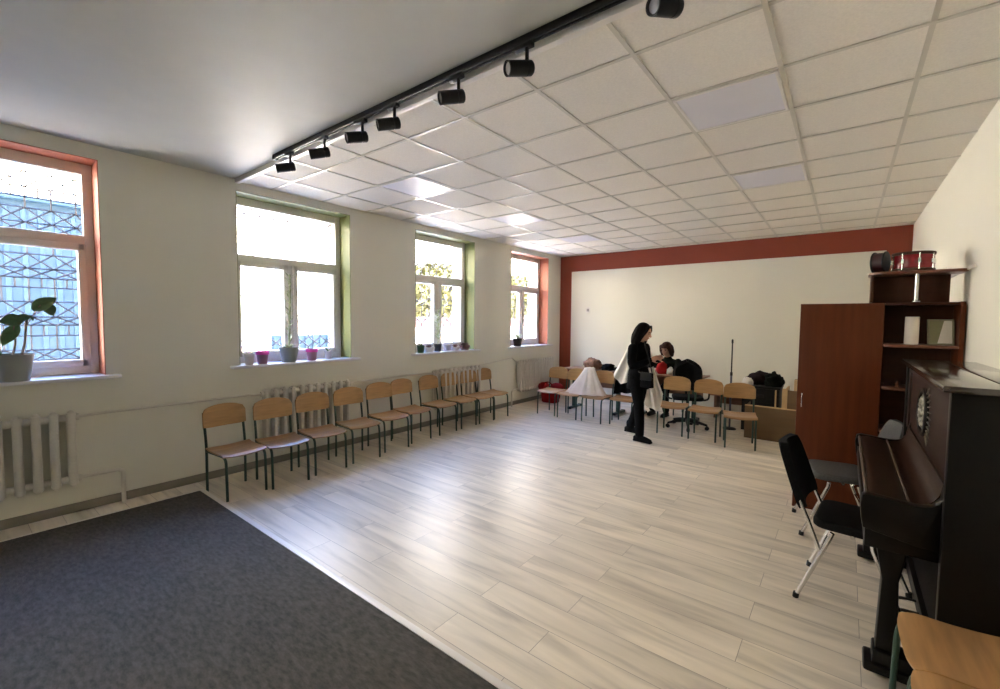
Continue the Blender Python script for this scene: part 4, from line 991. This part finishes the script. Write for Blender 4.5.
tr_ = MB(); tr_.box(-.05, .05, -.30, .30, 0, .008, bev=.003); tr_.box(-.05, -.042, -.30, .30, 0, .03, bev=.003); tr_.box(.042, .05, -.30, .30, 0, .03, bev=.003)
# second window
p = potplant('potted_plant', 'pale translucent cup with small plant, leftmost on the second sill', (.01, 2.04, ZS), potprof(.040, .050, .12, .004, .004), M_pale, .10, .044, GW[1])
q = MB(); leaf(q, (0, 0, .10), (.03, .07, .16), .014); leaf(q, (0, 0, .10), (-.02, -.05, .17), .014); leaf(q, (0, 0, .1), (.02, .03, .17), .012); q.build('leaf', M_leafp, p)
def orchid(y, lab, ph):
    p = potplant('potted_orchid', lab, (-.02, y, ZS), potprof(.048, .064, .135, .004, .004), M_mauve, .115, .056, GW[1])
    MB().lathe([(.0652, .10), (.0665, .102), (.0672, .138), (.063, .139), (.062, .10)], n=28).build('pink_rim', M_pink, p)
    q = MB(); q.tube(smoothpath([(0, 0, .11), (.01, .01 + .01 * ph, .22), (.0, -.03 + .05 * ph, .31), (.0, -.05 + .09 * ph, .36)], 4), .003, 6); q.build('stem', M_stem, p)
    q = MB(); leaf(q, (0, 0, .115), (.02, .085, .20), .02); leaf(q, (0, 0, .115), (0, -.08, .17), .02); leaf(q, (0, .02, .30), (.01, .06, .345), .018); q.build('leaf', M_leafp, p)
orchid(2.19, 'pink-rimmed cup with a thin orchid stem, left of the big pot on the second sill', 0)
p = potplant('potted_plant', 'big round grey-green pot with tall plant, middle of the second sill', (-.03, 2.49, ZS), potprof(.075, .105, .165), M_pot, .145, .092, GW[1])
q = MB(); q.tube(smoothpath([(0, .0, .14), (.0, .01, .45), (.0, .02, .80), (0, .02, 1.0)], 4), .012, 8); q.build('stem', M_leafp, p)
q = MB()
for k in range(26):
    a = k * 2.4; z = .22 + .03 * k; leaf(q, (0, .01, z), (.055 * math.cos(a), .01 + .06 * math.sin(a), z + .06), .014, n=4)
for k in range(8): a = k * .8; leaf(q, (0, 0, .15), (.09 * math.cos(a), .11 * math.sin(a), .20), .02, n=4)
q.build('leaf', M_leafp, p)
orchid(2.76, 'pink-rimmed dark cup with orchid leaves, right of the big pot on the second sill', 1)
p = potplant('potted_plant', 'small pale cup with green leaf, rightmost on the second sill', (-.04, 2.985, ZS), potprof(.038, .046, .10, .004, .004), M_pale, .085, .041, GW[1])
q = MB(); leaf(q, (0, 0, .085), (.03, -.06, .15), .016); leaf(q, (0, 0, .085), (.0, .04, .14), .014); q.build('leaf', M_leaf, p)
# third window
p = potplant('potted_plant', 'dark green pot, leftmost on the third window sill', (.0, 4.46, ZS), potprof(.046, .060, .115), M_potg, .10, .05, GW[2])
q = MB(); [leaf(q, (0, 0, .10), (.04 * math.cos(k), .05 * math.sin(k), .155), .014, n=4) for k in range(7)]; q.build('leaf', M_leaf, p)
def bowl(y, lab, h=.075, r=.085, pm=M_pale, lm=M_brownl, nn=16):
    p = potplant('potted_succulent', lab, (-.03, y, ZS), potprof(r * .7, r, h), pm, h - .015, r - .012, GW[2])
    q = MB()
    for k in range(nn): a = k * 2.4; s_ = .35 + .65 * (k / nn); leaf(q, (0, 0, h - .015), (r * s_ * math.cos(a), r * s_ * math.sin(a), h + .055 - .03 * s_), .016, n=4)
    q.build('leaf', lm, p)
bowl(4.66, 'pale bowl of reddish-brown succulents, second on the third window sill')
p = potplant('potted_plant', 'dark pot with a tall thin leafy plant before the third window mullion', (-.05, 4.86, ZS), potprof(.050, .060, .115), M_potd, .10, .05, GW[2])
q = MB(); q.tube(smoothpath([(0, 0, .10), (.0, .01, .30), (0, 0, .62)], 5), .006, 6); q.build('stem', M_leafp, p)
q = MB()
for k in range(30): a = k * 2.4; z = .18 + .016 * k; leaf(q, (0, 0, z), (.06 * math.cos(a), .075 * math.sin(a), z + .05), .018, n=4)
q.build('leaf', M_leafp, p)
bb = thing('white_pot', 'plain pale mauve pot without plant, between tall plant and low bowl', 'pot', (-.03, 5.06, ZS)); MB().lathe(potprof(.055, .075, .105), n=24).build('body', mat('pale_mauve_ceramic', (.42, .38, .44), .4, var=.05), bb)
bowl(5.235, 'low pale bowl of brown succulents, second from the right on the third sill', .06, .08)
bowl(5.46, 'bushy reddish-brown succulent at the right end of the third window sill', .075, .095, M_brownl, M_brownl, 34)
# fourth window
p = potplant('potted_plant', 'black square-sided pot with pale green plant on the sill nearest the far wall', (-.01, 6.95, ZS), potprof(.070, .092, .15), M_potd, .135, .08, GW[3])
q = MB(); [leaf(q, (0, 0, .13), ((.03 + .06 * (k % 3) / 2) * math.cos(k * 2.4), (.03 + .08 * (k % 3) / 2) * math.sin(k * 2.4), .20 + .015 * (k % 4)), .02, n=4) for k in range(18)]; q.build('leaf', M_leafp, p)
tr_.bm.free()
